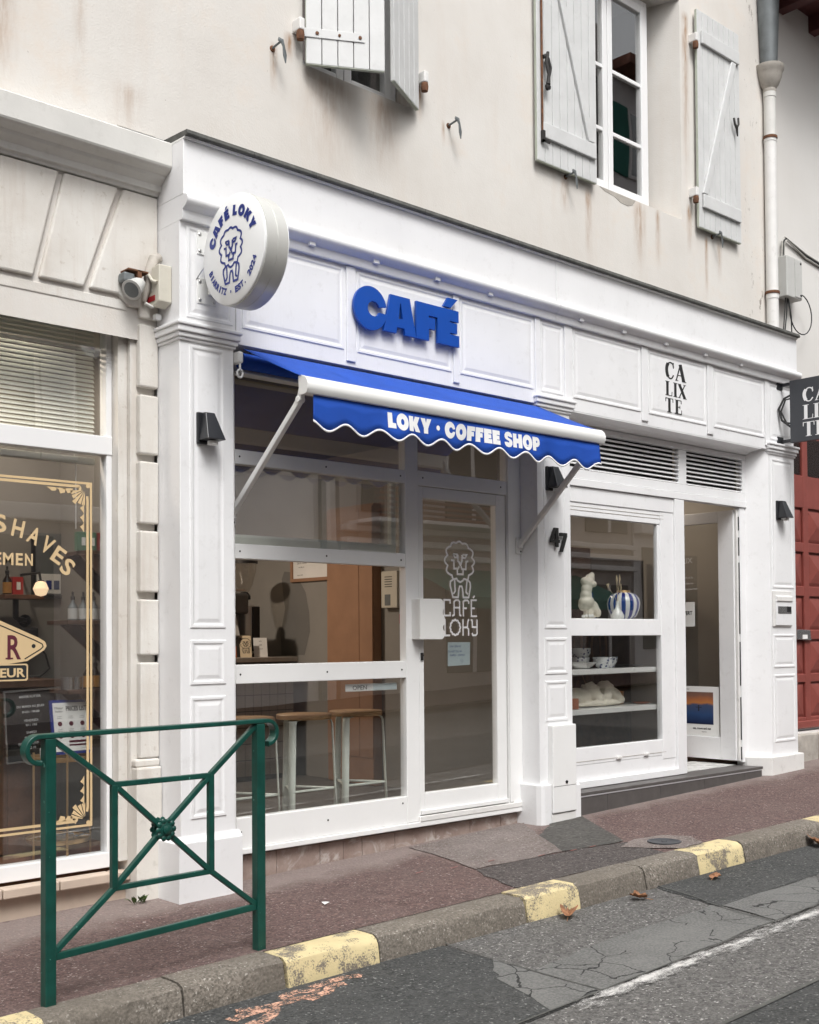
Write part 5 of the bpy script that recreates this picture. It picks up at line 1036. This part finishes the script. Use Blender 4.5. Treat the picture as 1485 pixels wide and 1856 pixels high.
t = T('bud_vase', 'small white bud vase with dried grasses', 'vase', (3.72, .17, 1.523)); MB().lathe([(.02,0),(.052,.002),(.055,.025),(.04,.055),(.016,.085),(.011,.12),(.014,.14),(.009,.14)], (3.70,.155,1.523), n=24).build('vase', 'ceramic_white', t, smooth=True)
for i, (dx, dz, r_) in enumerate(((-.11,.245,.013),(.0,.285,.008),(.035,.29,.008),(.05,.22,.004))):
    s = MB().tube([(3.70,.155,1.64),(3.70+dx*.25,.155,1.523+dz*.7),(3.70+dx,.157,1.523+dz)], .0018, 5).build('stem', 'skin_straw', t); MB().tube([(3.70+dx,.157,1.523+dz-.005),(3.70+dx*1.05,.157,1.523+dz+.025),(3.70+dx*1.1-.003,.157,1.523+dz+.06 if i else 1.523+dz+.02)], [.003,r_,.003], 7).build('seed_head', 'skin_straw', s, smooth=True)
t = T('blue_bottle', 'dark blue glass bottle between the statue and the striped vase', 'bottle', (3.66, .40, 1.523)); MB().lathe([(.04,0),(.05,.05),(.05,.12),(.02,.17),(.018,.21),(.022,.215)], (3.70,.42,1.523), n=16).build('body', 'ceramic_blue', t, smooth=True)
t = T('coral_piece', 'small white coral piece at the foot of the torso statue', 'coral', (3.28, .14, 1.523)); blob('branches', [((3.25+.018*i+random.uniform(-.005,.005),.13+.02*(i % 2),1.537+random.uniform(0,.014)),(.012,.012,.014),0) for i in range(8)], .004, 'ceramic_white', t)
t = T('shell_garland', 'string of pale shells hanging at the left of the boutique window', 'garland', (3.08, .3, 1.6))
for i in range(26): MB().lathe([(0,-.02),(.022,-.012),(.026,0),(.02,.014),(0,.02)], (3.06+random.uniform(-.05,.10)*(1-abs(i-13)/16),.32+random.uniform(-.04,.04),1.62+i*.022), (random.random(),random.random()-.5,1), 8).build('shell', 'skin_straw', t, smooth=True)
MB().tube([(3.07,.32,1.56),(3.07,.32,2.43)], .003, 5).build('string', 'skin_straw', t)
t = T('lion_sculpture', 'cream stone sculpture of two resting lions on the lower shelf', 'sculpture', (3.55, .3, .836)); lx, ly, lz = 3.56, .28, .836
P_ = [((lx,ly,lz+.018),(.34,.10,.022),0),((lx-.20,ly,lz+.085),(.14,.075,.065),8),((lx-.29,ly+.01,lz+.07),(.06,.07,.055),0),((lx-.06,ly-.01,lz+.11),(.085,.07,.075),0),((lx-.02,ly-.05,lz+.07),(.055,.05,.045),20),((lx+.13,ly,lz+.115),(.08,.07,.08),0),((lx+.08,ly-.05,lz+.075),(.05,.05,.045),0),((lx+.24,ly+.01,lz+.08),(.10,.065,.06),25),((lx+.31,ly,lz+.045),(.05,.05,.035),20),((lx-.10,ly-.08,lz+.03),(.12,.025,.02),0),((lx+.10,ly-.08,lz+.03),(.12,.025,.02),0)]
random.seed(3)
for cx_ in (lx-.06, lx+.13):
    for i in range(16): a, b = random.uniform(0,2*math.pi), random.uniform(-.3,1.3); P_.append(((cx_+.075*math.cos(a)*math.cos(b),ly+.065*math.sin(a)*math.cos(b),lz+.11+.075*math.sin(b)),(.017,.017,.02),0))
blob('lions', P_, .0075, 'marble', t)
t = T('reed_bundle', 'bundle of brown dried reeds behind the lion sculpture', 'dried plant', (3.55, .42, .836)); random.seed(11)
for i in range(26): xr = 3.25+random.uniform(0,.62); MB().tube([(xr,.42+random.uniform(-.02,.02),.84),(xr+random.uniform(-.03,.03),.42,.95),(xr+random.uniform(-.07,.07),.43,1.085)], random.uniform(.004,.009), 5).build('reed', random.choice(['brown_wood','mdf_brown','dark_wood']), t, smooth=True)
t = T('carved_panel', 'brown carved wooden panel behind the bowls on the upper shelf', 'panel', (3.5, .44, 1.138)); box('panel', 'dark_wood', t, 3.0, 3.98, .43, .452, 1.1385, 1.455, .004)
for i in range(12): MB().tube([(3.06+i*.075,.428,1.145),(3.05+i*.075+random.uniform(-.03,.03),.42,1.30),(3.06+i*.075,.428,1.45)], .010, 6).build('carving', random.choice(['brown_wood','mdf_brown']), t, smooth=True)
t = T('terracotta_mug', 'terracotta mug at the left end of the lower shelf', 'mug', (3.12, .13, .836)); MB().lathe([(.03,0),(.034,.005),(.034,.08),(.03,.08),(.028,.01)], (3.14,.14,.836), n=18).build('cup', 'terracotta', t, smooth=True); MB().tube([(3.105,.13,.90),(3.085,.125,.89),(3.085,.125,.86),(3.105,.13,.85)], .006, 6).build('handle', 'terracotta', t, smooth=True)
t = T('amber_candle', 'amber glass candle holder at the right of the lion sculpture', 'candle holder', (3.98, .35, .836)); MB().lathe([(.0,0),(.05,0),(.052,.10),(.048,.10)], (3.98,.38,.836), n=20).build('glass', 'label_amber', t, smooth=True)
t = T('bead_plate', 'small plate of brown beads at the right end of the lower shelf', 'plate', (4.06, .2, .836)); MB().lathe([(.0,0),(.05,.001),(.075,.014),(.07,.015),(.0,.004)], (4.09,.22,.836), n=24).build('plate', 'terracotta', t, smooth=True)
t = T('white_bowl', 'oval white bowl at the left of the upper shelf', 'bowl', (3.3, .15, 1.138)); MB().lathe([(.05,0),(.06,.002),(.11,.045),(.115,.05),(.105,.05),(.05,.008)], (3.27,.17,1.138), n=28).build('bowl', 'ceramic_white', t, smooth=True)
def pattern():
    t = NT('blue_pattern'); v = t.voro(38); t.color(t.ramp(v, .30, .36, (.015,.03,.16), (.78,.80,.80))); t.b.inputs['Roughness'].default_value = .2
pattern()
for i, (x, y, z, lab) in enumerate(((3.40,.30,1.138,'blue patterned bowl, the left of the stacked pair'),(3.54,.18,1.138,'blue patterned bowl, the front one of the group'),(3.69,.25,1.138,'blue patterned bowl on the right of the group'),(3.42,.30,1.210,'blue patterned bowl on top of the stack'))):
    t = T('patterned_bowl', lab+' on the upper shelf', 'bowl', (x,y,z), 'blue patterned bowls'); MB().lathe([(.045,0),(.05,.004),(.076,.045),(.08,.085),(.075,.085),(.05,.012)], (x,y,z), n=28).build('bowl', 'blue_pattern', t, smooth=True)
t = T('dark_platter', 'flat dark platter at the right of the upper shelf', 'platter', (3.95, .25, 1.138)); MB().lathe([(.0,0),(.10,.002),(.17,.016),(.165,.018),(.0,.006)], (3.93,.28,1.138), n=28).build('platter', 'black_metal', t, smooth=True)
t = T('door_poster', 'white poster with a sunset photograph in the open boutique door', 'poster', (5.2, .4, .5)); o = box('sheet', 'paper', t, DX-.0065, DX-.0045, .205, .62, .498, .935, 0)
MB().add([(DX-.0075,.265,.60),(DX-.0075,.56,.60),(DX-.0075,.56,.885),(DX-.0075,.265,.885)], [(0,1,2,3)]).build('photo', 'sunset_print', t)
mb = MB(); PF = lambda u, v, l=0: (DX-.0077-l, u*-1, v); mb.fill([(-.415+.006*math.cos(R(a)),.765+.006*math.sin(R(a))) for a in range(0,360,40)], PF); mb.fill([(-.421,.715),(-.409,.715),(-.409,.757),(-.421,.757)], PF); mb.fill([(-.445,.752),(-.385,.752),(-.385,.747),(-.445,.747)], PF, lift=.0002)
put_text(mb, 'sea, moon and sun', -.385, .555, .018, PF, offset=.03); put_text(mb, 'exposition', -.36, .53, .009, PF); put_text(mb, 'galerie', -.53, .905, .01, PF); mb.build('print', 'black_letter', t)
t = T('door_notice', 'small lilac paper notice ending in T on the boutique door glass', 'notice', (5.2, .5, 1.45)); box('sheet', 'paper', t, DX-.0065, DX-.0045, .445, .62, 1.47, 1.69, 0); mb = MB(); put_text(mb, 'OUVERT', -.545, 1.575, .035, PF, w=.15, offset=.02); mb.build('print', 'black_letter', t)
mb = MB(); [put_text(mb, s, u, z, h, PF) for s, u, z, h in (('05 59 24 76',-.52,1.90,.018),('calixte biarritz',-.53,1.85,.018),('www.calixte-biarritz.fr',-.52,1.80,.018),('CALIX',-.56,2.04,.05))]
tag(mb.build('door_lettering', 'hem_white'), 'small white contact lettering on the open boutique door glass', 'lettering')
# ------------------------------------------------------------ fill lamps added at the ceilings to brighten the shop interiors
def fill_lamp(x, y, z, w, col, label, name='fill_lamp', r=.09):
    t = T(name, label, 'lamp', (x,y,z)); MB().lathe([(r,0),(r,.03),(r*.8,.034)], (x,y,z-.034), n=20).build('housing', 'black_metal', t, smooth=True); MB().lathe([(r*.9,0),(r*.5,-.004),(0,-.005)], (x,y,z-.035), n=20).build('diffuser', 'lamp_glow', t, smooth=True)
    l = bpy.data.lights.new('fill_light', 'AREA'); l.shape = 'DISK'; l.size = r*2; l.energy = w; l.color = col; lo = bpy.data.objects.new('fill_light', l); C.objects.link(lo); lo.location = (0,0,-.055); lo.parent = t
fill_lamp(.5, 2.6, 2.955, 42, (1,.85,.70), 'round fill lamp added at the ceiling to brighten the cafe', r=.07); fill_lamp(4.2, 2.2, 2.955, 9, (1,.84,.68), 'round fill lamp added at the ceiling to brighten the boutique', r=.07); fill_lamp(5.0, .8, 2.955, 2.5, (1,.86,.72), 'round fill lamp added just inside the boutique door', r=.07)
fill_lamp(-1.15, .62, 3.10, 12, (1,.85,.70), 'round fill lamp added at the ceiling to brighten the barber shop', r=.07)
# ------------------------------------------------------------ barber interior
struct('barber_floor', 'brown_wood', -3.2, -.45, .27, 3.0, .10, .21); struct('barber_wall_right', 'plaster_grey', -.45, -.40, .25, 3.0, .2, 3.2); struct('barber_wall_back', 'plaster_grey', -3.2, -.45, 1.25, 1.3, .2, 3.2); struct('barber_wall_left', 'plaster_grey', -3.26, -3.2, .25, 1.3, .2, 3.2); struct('barber_ceiling', 'plaster_grey', -3.2, -.45, .27, 1.3, 3.15, 3.19)
t = T('barber_counter', 'brown wooden barber counter with a dark top', 'counter', (-1.3, .8, .21)); box('body', 'brown_wood', t, -2.8, -.78, .66, 1.15, .211, 1.12, .005); box('top', 'dark_wood', t, -2.85, -.74, .62, 1.18, 1.122, 1.165, .005)
for i in range(8): box('board', 'brown_wood', t, -2.79+i*.25, -2.55+i*.25-.004, .648, .659, .22, 1.11, .004)
for i, z in enumerate((1.853,1.468,1.090)):
    t = T('corner_shelf', ['top','middle','lowest'][i]+' wooden corner shelf with triangular brackets beside the barber window', 'shelf', (-.6, .5, z)); w = .62 if i == 0 else .40
    box('board', 'dark_wood', t, -.83 if i else -.72, -.455, .36, .62, z, z+.022, .002)
    for y in (.38,.59): MB().prism([(-.455,z-.001),(-.455,z-.27),(-.76,z-.001)], 'y', y, y+.02).build('bracket', 'dark_wood', t, .002)
def bottle(x, y, z, kind, label):
    t = T('bottle', label, 'bottle', (x,y,z), 'bottles and tins on the corner shelves')
    if kind in ('blue','grey','amber'):
        h = {'blue':.085,'grey':.10,'amber':.11}[kind]; MB().lathe([(.0,0),(.026,0),(.026,h*.75),(.01,h),(.01,h+.012)], (x,y,z), n=14).build('body', 'amber_glass' if kind != 'grey' else 'zinc', t, smooth=True); MB().lathe([(.0265,h*.08),(.0266,h*.66)], (x,y,z), n=14).build('label', {'blue':'label_blue','grey':'plastic_grey','amber':'label_amber'}[kind], t, smooth=True)
        MB().lathe([(.012,h+.0125),(.012,h+.03),(.006,h+.035),(.006,h+.055),(0,h+.06)], (x,y,z), n=10).build('dropper', 'black_plastic', t, smooth=True)
    elif kind == 'tin':
        for k in range(2): MB().lathe([(0,k*.034),(.036,k*.034),(.036,k*.034+.026),(.038,k*.034+.027),(.038,k*.034+.0335),(0,k*.034+.0336)], (x,y,z), n=18).build('tin', 'silver_tin', t, smooth=True)
    else:
        box('carton', {'red':'label_red','green':'label_green'}[kind], t, x-.035, x+.03, y-.02, y+.02, z, z+.105, .002); box('print', 'paper', t, x-.012, x+.012, y-.0215, y-.0205, z+.03, z+.075, 0)
for i in range(5): bottle(-.76+i*.062, .45, 1.4905, 'grey' if i < 4 else 'blue', ORD[i]+' bottle from the left on the middle corner shelf')
for i in range(2): bottle(-.555+i*.06, .44, 1.4905, 'blue', ('left' if i == 0 else 'right')+' of the two blue labelled bottles at the shelf end, middle shelf')
for i, k in enumerate(('tin','tin','amber','amber','grey','grey')): bottle(-.80+i*.06, .43+.03*(i % 2), 1.1125, k, ORD[i]+' bottle or tin from the left on the lowest corner shelf')
for i, k in enumerate(('green','green','red','red','red')): bottle(-.70+i*.055, .46, 1.8755, k, ORD[i]+' small carton from the left on the top corner shelf')
t = T('pipe_shelf', 'short wooden shelf on a black iron pipe bracket', 'shelf', (-.78, 1.1, 1.6)); box('board', 'brown_wood', t, -.91, -.67, 1.0, 1.20, 1.625, 1.65, .002); MB().tube([(-.80,1.1,1.625),(-.80,1.1,1.52),(-.78,1.1,1.505),(-.72,1.15,1.50)], .018, 10).lathe([(.038,0),(.038,.012),(0,.013)], (-.715,1.155,1.50),(-.7,-.7,0),14).build('pipe', 'black_metal', t, smooth=True)
bottle(-.80, 1.08, 1.6505, 'red', 'red labelled can on the pipe shelf'); bottle(-.86, 1.08, 1.6505, 'amber', 'amber bottle on the pipe shelf')
t = T('globe_bulb', 'glowing globe light bulb beside the pipe shelf', 'lamp', (-.70, .98, 1.69)); MB().lathe([(.0,-.045),(.03,-.036),(.045,0),(.03,.036),(.012,.045)], (-.70,.98,1.685), n=20).build('globe', 'lamp_glow', t, smooth=True); MB().tube([(-.70,.98,1.73),(-.70,1.0,1.78),(-.70,1.249,1.78)], .008, 8).build('holder', 'black_metal', t, smooth=True)
t = T('framed_poster', 'black framed poster with small pictures on the barber wall', 'framed poster', (-.55, 1.23, 1.8)); MB().box(-.64,-.42+.0,1.225,1.249,1.64,1.66).box(-.64,-.62,1.225,1.249,1.66,2.04).build('frame', 'black_metal', t, .002); box('sheet', 'zinc', t, -.62, -.452, 1.235, 1.248, 1.66, 2.04, 0); box('band', 'paper', t, -.61, -.455, 1.232, 1.2345, 1.67, 1.79, 0)
for i in range(3): box('picture', ['maroon','navy_vinyl','blue_cushion'][i], t, -.60+i*.05, -.565+i*.05, 1.2300, 1.2318, 1.695, 1.75, 0)
lb = T('letter_board', 'black letter board with white opening hours leaning on the barber counter', 'letter board', (-.93, .6, .7)); M4 = Matrix.Translation((-.925,.60,.725)) @ Matrix.Rotation(R(-2.5),4,'Y')
xf(MB().box(-.145,.145,-.008,.008,0,.385), M4).build('board', 'letter_board', lb, .002); xf(MB().box(-.150,-.140,-.014,.010,-.005,.39).box(.140,.150,-.014,.010,-.005,.39).box(-.140,.140,-.014,.010,.38,.39).box(-.140,.140,-.014,.010,-.005,.005), M4).build('frame', 'silver_tin', lb)
mb = MB(); LF = lambda u, v, l=0: tuple(M4 @ Vector((u,-.0088-l,v)))
for s, u, v in (('MISTER KUTTER',-.0,.345),('DU MARDI AU JEUDI',-.0,.292),('9H30 / 19H30',-.0,.262),('VENDREDI',0,.215),('9H / 19H',0,.19),('SAMEDI',0,.15),('9H30 / 18H',0,.122),('RENDEZ VOUS',-.02,.09),('05 59 22 10',-.02,.066)): put_text(mb, s, u, v, .0125, LF, offset=.02)
mb.build('letters', 'hem_white', lb)
pf = T('price_list', 'navy framed price list standing on the round side table', 'framed notice', (-.80, .40, .76)); M4 = Matrix.Translation((-.79,.385,.765)) @ Matrix.Rotation(R(-10),4,'X')
xf(MB().box(-.115,.115,-.006,.006,0,.295), M4).build('frame', 'navy_vinyl', pf, .002); xf(MB().box(-.100,.100,-.0075,-.0065,.016,.28), M4).build('sheet', 'paper', pf)
mb = MB(); QF = lambda u, v, l=0: tuple(M4 @ Vector((u,-.0082-l,v))); put_text(mb, 'PRICES LIST', .035, .235, .026, QF, w=.12, offset=.03); put_text(mb, 'Mister', -.065, .245, .014, QF); put_text(mb, 'barber', -.065, .228, .012, QF)
for u in (-.065,0,.065):
    for v in (.195,.125): put_text(mb, 'coupe', u, v+.008, .007, QF); put_text(mb, 'homme', u, v-.002, .007, QF)
mb.build('print', 'black_letter', pf); mb = MB()
for u in (-.065,0,.065):
    for v in (.165,.098): mb.fill([(u+.013*math.cos(R(a)),v+.013*math.sin(R(a))) for a in range(0,360,24)], QF)
mb.fill([(-.02,.062),(.09,.062),(.09,.074),(-.02,.074)], QF); mb.fill([(-.02,.044),(.09,.044),(.09,.053),(-.02,.053)], QF); mb.build('price_dots', 'maroon', pf)
st_ = T('side_table', 'round gold metal side table with a lower tray by the barber window', 'table', (-.86, .42, .21)); cx_, cy_ = -.86, .42; rr = .165
for z, nm in ((.735,'tabletop'),(.30,'lower_tray')): MB().lathe([(0,0),(rr,0),(rr+.003,.004),(rr+.003,.024),(rr,.024),(rr-.002,.008),(0,.008)], (cx_,cy_,z), n=36).build(nm, 'gold_metal', st_, smooth=True)
for a in (-160,-100,-10,80): MB().tube([(cx_+(rr+.01)*math.cos(R(a)),cy_+(rr+.01)*math.sin(R(a)),.211),(cx_+(rr+.01)*math.cos(R(a)),cy_+(rr+.01)*math.sin(R(a)),.79)], .006, 8).build('leg', 'gold_metal', st_, smooth=True)
t = T('clippers', 'chrome hair clippers and scissors lying on the lower tray', 'tool', (-.82, .40, .31)); MB().bar((-.90,.38,.325),(-.80,.36,.33), .03, .03).bar((-.79,.40,.322),(-.72,.34,.325), .012, .006).bar((-.79,.35,.322),(-.71,.40,.33), .012, .006).build('metal', 'silver_tin', t, .004)
t = T('white_jar', 'small white jar on the side table beside the price list', 'jar', (-.955, .40, .76)); MB().lathe([(0,0),(.03,0),(.033,.06),(.03,.065),(0,.066)], (-.955,.36,.745), n=16).build('jar', 'paper', t, smooth=True)
t = T('hair_dryer_machine', 'dark dryer hood with a curled cable on the barber wall', 'dryer', (-.72, 1.0, 1.3)); box('hood', 'black_plastic', t, -.84, -.70, 1.0, 1.2, 1.36, 1.46, .015); MB().tube([(-.72,.98,1.36),(-.68,.96,1.30),(-.66,.95,1.22),(-.72,.95,1.17),(-.80,.96,1.168)], .006, 7).build('cable', 'cable_black', t, smooth=True)
# ------------------------------------------------------------ barrier, leaves and small things on the street
br = T('street_barrier', 'dark green steel pedestrian barrier with crossed bars and a rosette', 'barrier', (-1.18, -1.21, gz(-1.18)))
A0 = Vector((-1.690,-1.240,0)); A1 = Vector((-.672,-1.187,0)); ud = (A1-A0).normalized(); L_ = (A1-A0).length; nd = Vector((-ud.y, ud.x, 0))
def BP(u, z, d=0): q = A0+ud*u+nd*d; return (q.x, q.y, z)
for u, zg in ((0, gz(-1.69)), (L_, gz(-.67))): MB().bar(BP(u,zg-.05), BP(u,1.0), .045, .045, up=ud).build('post', 'green_paint', br, .004)
curl = lambda u0, s: [(u0+s*.055+.055*s*math.sin(R(a)), .9635-.0+.0525*math.cos(R(a))) for a in range(0, 181, 15)]
path = [(-.045-.052*math.sin(R(a)), .958+.052*math.cos(R(a))) for a in range(190, -1, -15)]+[(L_+.040+.052*math.sin(R(a)), .958+.052*math.cos(R(a))) for a in range(0, 191, 15)]
mb = MB(); vs = []; fs = []; n = len(path)
for i, (u, z) in enumerate(path):
    a = Vector(path[max(0,i-1)]); b = Vector(path[min(n-1,i+1)]); d = (b-a).normalized(); nn = Vector((-d.y, d.x))*.0095
    for s, q in ((1,-.024),(1,.024),(-1,.024),(-1,-.024)): vs.append(BP(u+nn.x*s, z+nn.y*s, q))
fs = [(i*4+j, i*4+(j+1) % 4, (i+1)*4+(j+1) % 4, (i+1)*4+j) for i in range(n-1) for j in range(4)]+[(0,1,2,3),(n*4-1,n*4-2,n*4-3,n*4-4)]
mb.add(vs, fs); mb.build('top_rail', 'green_paint', br, .003, smooth=True)
MB().bar(BP(.0225,.155), BP(L_-.0225,.185), .022, .028, up=(0,0,1)).build('bottom_rail', 'green_paint', br, .003)
def bars(u0, z0, u1, z1, w=.022): MB().bar(BP(u0,z0), BP(u1,z1), .024, w, up=(0,0,1)).build('cross_bar', 'green_paint', br, .003)
uL, uR, zB, zT = .285, .758, .378, .795; uc, zc = .518, .588
for p, q in (((.02,.99),(uL,zT)),((L_-.02,.99),(uR,zT)),((.02,.17),(uL,zB)),((L_-.02,.195),(uR,zB))): bars(*p, *q)
for p, q in (((uL,zT),(uc,zc)),((uR,zT),(uc,zc)),((uL,zB),(uc,zc)),((uR,zB),(uc,zc))): bars(*p, *q)
bars(uL, zT, uR, zT-.004); bars(uL, zB, uR, zB); MB().bar(BP(uL,zB), BP(uL,zT), .026, .026, up=ud).build('cross_bar', 'green_paint', br, .003); MB().bar(BP(uR,zB), BP(uR,zT), .026, .026, up=ud).build('cross_bar', 'green_paint', br, .003)
for s in (-1, 1):
    mb = MB(); c = Vector(BP(uc, zc, s*.012)); ax = nd*s
    mb.lathe([(.036,0),(.040,.006),(.031,.014),(.02,.016),(.019,.022),(.009,.027),(0,.028)], c, ax, 24)
    for k in range(10):
        a = 2*math.pi*k/10; q = c+ax*.010+(ud*math.cos(a)+Vector((0,0,1))*math.sin(a))*.037; mb.lathe([(.0,-.006),(.011,-.004),(.0135,.001),(.008,.006),(.0,.007)], q, ax, 8)
    mb.build('rosette', 'green_paint', br, smooth=True)
def leaf(x, y, z, s, rot, label, tilt=.4):
    random.seed(int(abs(x)*100)); t = T('dry_leaf', label, 'leaf', (x,y,z), 'dry brown leaves in the gutter')
    pts = []; N_ = 22
    for i in range(N_):
        a = 2*math.pi*i/N_; r_ = s*(.55+.35*abs(math.cos(2.5*a))+random.uniform(-.08,.08)); pts.append((r_*math.cos(a), r_*.72*math.sin(a)))
    vs = [(x,y,z+.012)]; c, sn = math.cos(rot), math.sin(rot)
    for u, v in pts: vs.append((x+u*c-v*sn, y+u*sn+v*c, z+.006+tilt*abs(v)*1.1+random.uniform(0,.018)+(.25*abs(u) if u > 0 else 0)))
    o = MB().add(vs, [(0, i+1, (i+1) % N_+1) for i in range(N_)]).build('blade', 'leaf_dry', t, smooth=True); sm = o.modifiers.new('thick', 'SOLIDIFY'); sm.thickness = .0012
    MB().tube([(x-s*.4*c,y-s*.4*sn,z+.01),(x-s*.9*c,y-s*.9*sn,z+.006),(x-s*1.2*c,y-s*1.25*sn,z+.004)], .0018, 5).build('stalk', 'leaf_dry', t)
leaf(1.02, -1.56, gz(1.02)+RD, .075, .6, 'curled brown leaf below the yellow and grey kerb joint', .8); leaf(1.55, -1.62, gz(1.55)+RD+.004, .06, 2.2, 'small brown leaf in the gutter, second from the left', .6); leaf(2.23, -1.66, gz(2.23)+RD+.006, .055, .2, 'flat pale leaf on the dark road beside the yellow kerb', .15); leaf(3.44, -1.66, gz(3.44)+RD+.006, .10, 1.0, 'large curled leaf at the right edge by the kerb', .8)
t = T('paper_scrap', 'tiny white paper scrap on the red pavement', 'litter', (.0, -.75, gz(0))); MB().add([(.02,-.78,gz(0)+.006),(.06,-.77,gz(0)+.012),(.065,-.74,gz(0)+.008),(.025,-.745,gz(0)+.014)], [(0,1,2,3)]).build('scrap', 'paper', t)
wd = T('weed_tuft', 'small green weed growing at the foot of the barber pier', 'plant', (-.60, .03, gz(-.6)))
random.seed(5)
for i in range(16):
    a = random.uniform(0, 2*math.pi); r_ = random.uniform(.03, .075); w = .010; x, y = -.605+random.uniform(-.04,.03), .0+random.uniform(-.02,.01); z = gz(-.6); d = Vector((math.cos(a), math.sin(a)*.6-.3, 0)); p = Vector((-d.y, d.x, 0))*w
    MB().add([(x,y,z), tuple(Vector((x,y,z+.03))+d*r_*.5+p), tuple(Vector((x,y,z+.03+.02*random.random()))+d*r_), tuple(Vector((x,y,z+.03))+d*r_*.5-p)], [(0,1,2,3)]).build('leaf', 'weed_green', wd)
# ------------------------------------------------------------ the other side of the street, seen in the window reflections
sheet('opposite_pavement', 'pavement_red', (-45, 60, -11, -8.2), .0); MB().box(-45,60,-8.2,-8.05,-1.5,.02).build('opposite_kerb', 'kerb_granite', kind='structure')
def opposite(x0, x1, h, mat, label, win, roof):
    t = T('street_building', label, 'building', ((x0+x1)/2, -11.2, 0)); y = -11.0; base = gz(x0)-.4
    box('wall', mat, t, x0, x1, y-6, y, base, h, 0); n = max(2, int((x1-x0)/2.0)); st_ = (x1-x0)/n
    for fl in range(int((h-3.2)/2.8)):
        for i in range(n):
            xc = x0+st_*(i+.5); z0 = 4.2+fl*2.8; w = box('window', 'opp_cream', t, xc-.55, xc+.55, y+.001, y+.05, z0, z0+1.7, .01); box('pane', 'glass', w, xc-.46, xc+.46, y+.051, y+.056, z0+.08, z0+1.6, 0); box('pane_back', 'opp_dark', w, xc-.46, xc+.46, y+.0502, y+.0508, z0+.08, z0+1.6, 0)
            for s in (-1, 1): box('shutter', win, t, xc+s*.87-.30, xc+s*.87+.30, y+.001, y+.06, z0, z0+1.7, .01)
    for i in range(n): xc = x0+st_*(i+.5); f = box('shop_window', 'opp_dark', t, xc-.8, xc+.8, y+.001, y+.04, .5+gz(xc), 2.9+gz(xc), .01)
    box('cornice', 'opp_cream', t, x0, x1, y+.001, y+.25, 3.25+gz(x0), 3.5+gz(x0), .03); box('roof', 'opp_tile', t, x0-.1, x1+.1, y-6, y+.6, h+.001, h+.25, .02)
    return t
opposite(-30, -16, 7.5, 'opp_cream', 'cream house across the street, far left of the row', 'opp_green', 1); opposite(-15.9, -8, 8.4, 'opp_stucco', 'brown grey house across the street, second in the row', 'opp_tile', 1); opposite(-7.9, -1, 7.2, 'opp_cream', 'cream house across the street opposite the cafe', 'opp_dark', 1)
opposite(-.9, 5, 6.8, 'opp_stucco', 'brown grey house across the street, left of the plain white wall', 'opp_cream', 1)
t = T('street_building', 'plain white walled house across the street', 'building', (7.3, -11.2, 0)); box('wall', 'opp_cream', t, 5.1, 9.6, -17, -11, -.3, 9.5, 0); box('downpipe', 'zinc', t, 9.2, 9.32, -11, -10.9, .2, 9.4, .01); box('stone_band', 'opp_stucco', t, 5.1, 9.6, -10.999, -10.94, 3.0, 3.15, .01); box('shop_window', 'opp_dark', t, 5.6, 9.0, -10.999, -10.95, .7, 2.7, .01)
t = T('street_building', 'tall brown grey house across the street with cornice bands and red balcony', 'building', (13, -11.2, 0)); box('wall', 'opp_stucco', t, 9.7, 18.5, -17, -11, -.3, 16, 0)
for z in (2.9,3.15,3.4,6.4,6.7): box('cornice', 'opp_cream', t, 9.7, 18.5, -10.999, -10.8, z, z+.12, .02)
for i in range(4):
    for z in (.7,3.8,7.2,10,12.8): w = box('window', 'opp_dark', t, 10.2+i*2.2, 11.7+i*2.2, -10.999, -10.95, z, z+1.9, .01); box('frame_bar', 'opp_cream', w, 10.9+i*2.2, 11.0+i*2.2, -10.949, -10.93, z, z+1.9, .005)
for i in range(9): box('balcony_rail', 'opp_tile', t, 10.0, 13.4, -10.2, -10.15, 3.62+i*.10, 3.67+i*.10, .005)
box('balcony_slab', 'opp_cream', t, 9.9, 13.5, -10.999, -10.1, 3.53, 3.60, .01)
opposite(18.6, 32, 15, 'opp_cream', 'tall cream house across the street, far right of the row', 'opp_green', 1)
t = T('green_awning', 'dark green awning on the shop across the street', 'awning', (13, -10, 2.9)); MB().add([(11.2,-10.95,2.75),(16.4,-10.95,2.75),(16.4,-9.4,2.15),(11.2,-9.4,2.15),(11.2,-9.4,1.95),(16.4,-9.4,1.95)], [(0,1,2,3),(3,2,5,4)]).build('fabric', 'opp_green', t)
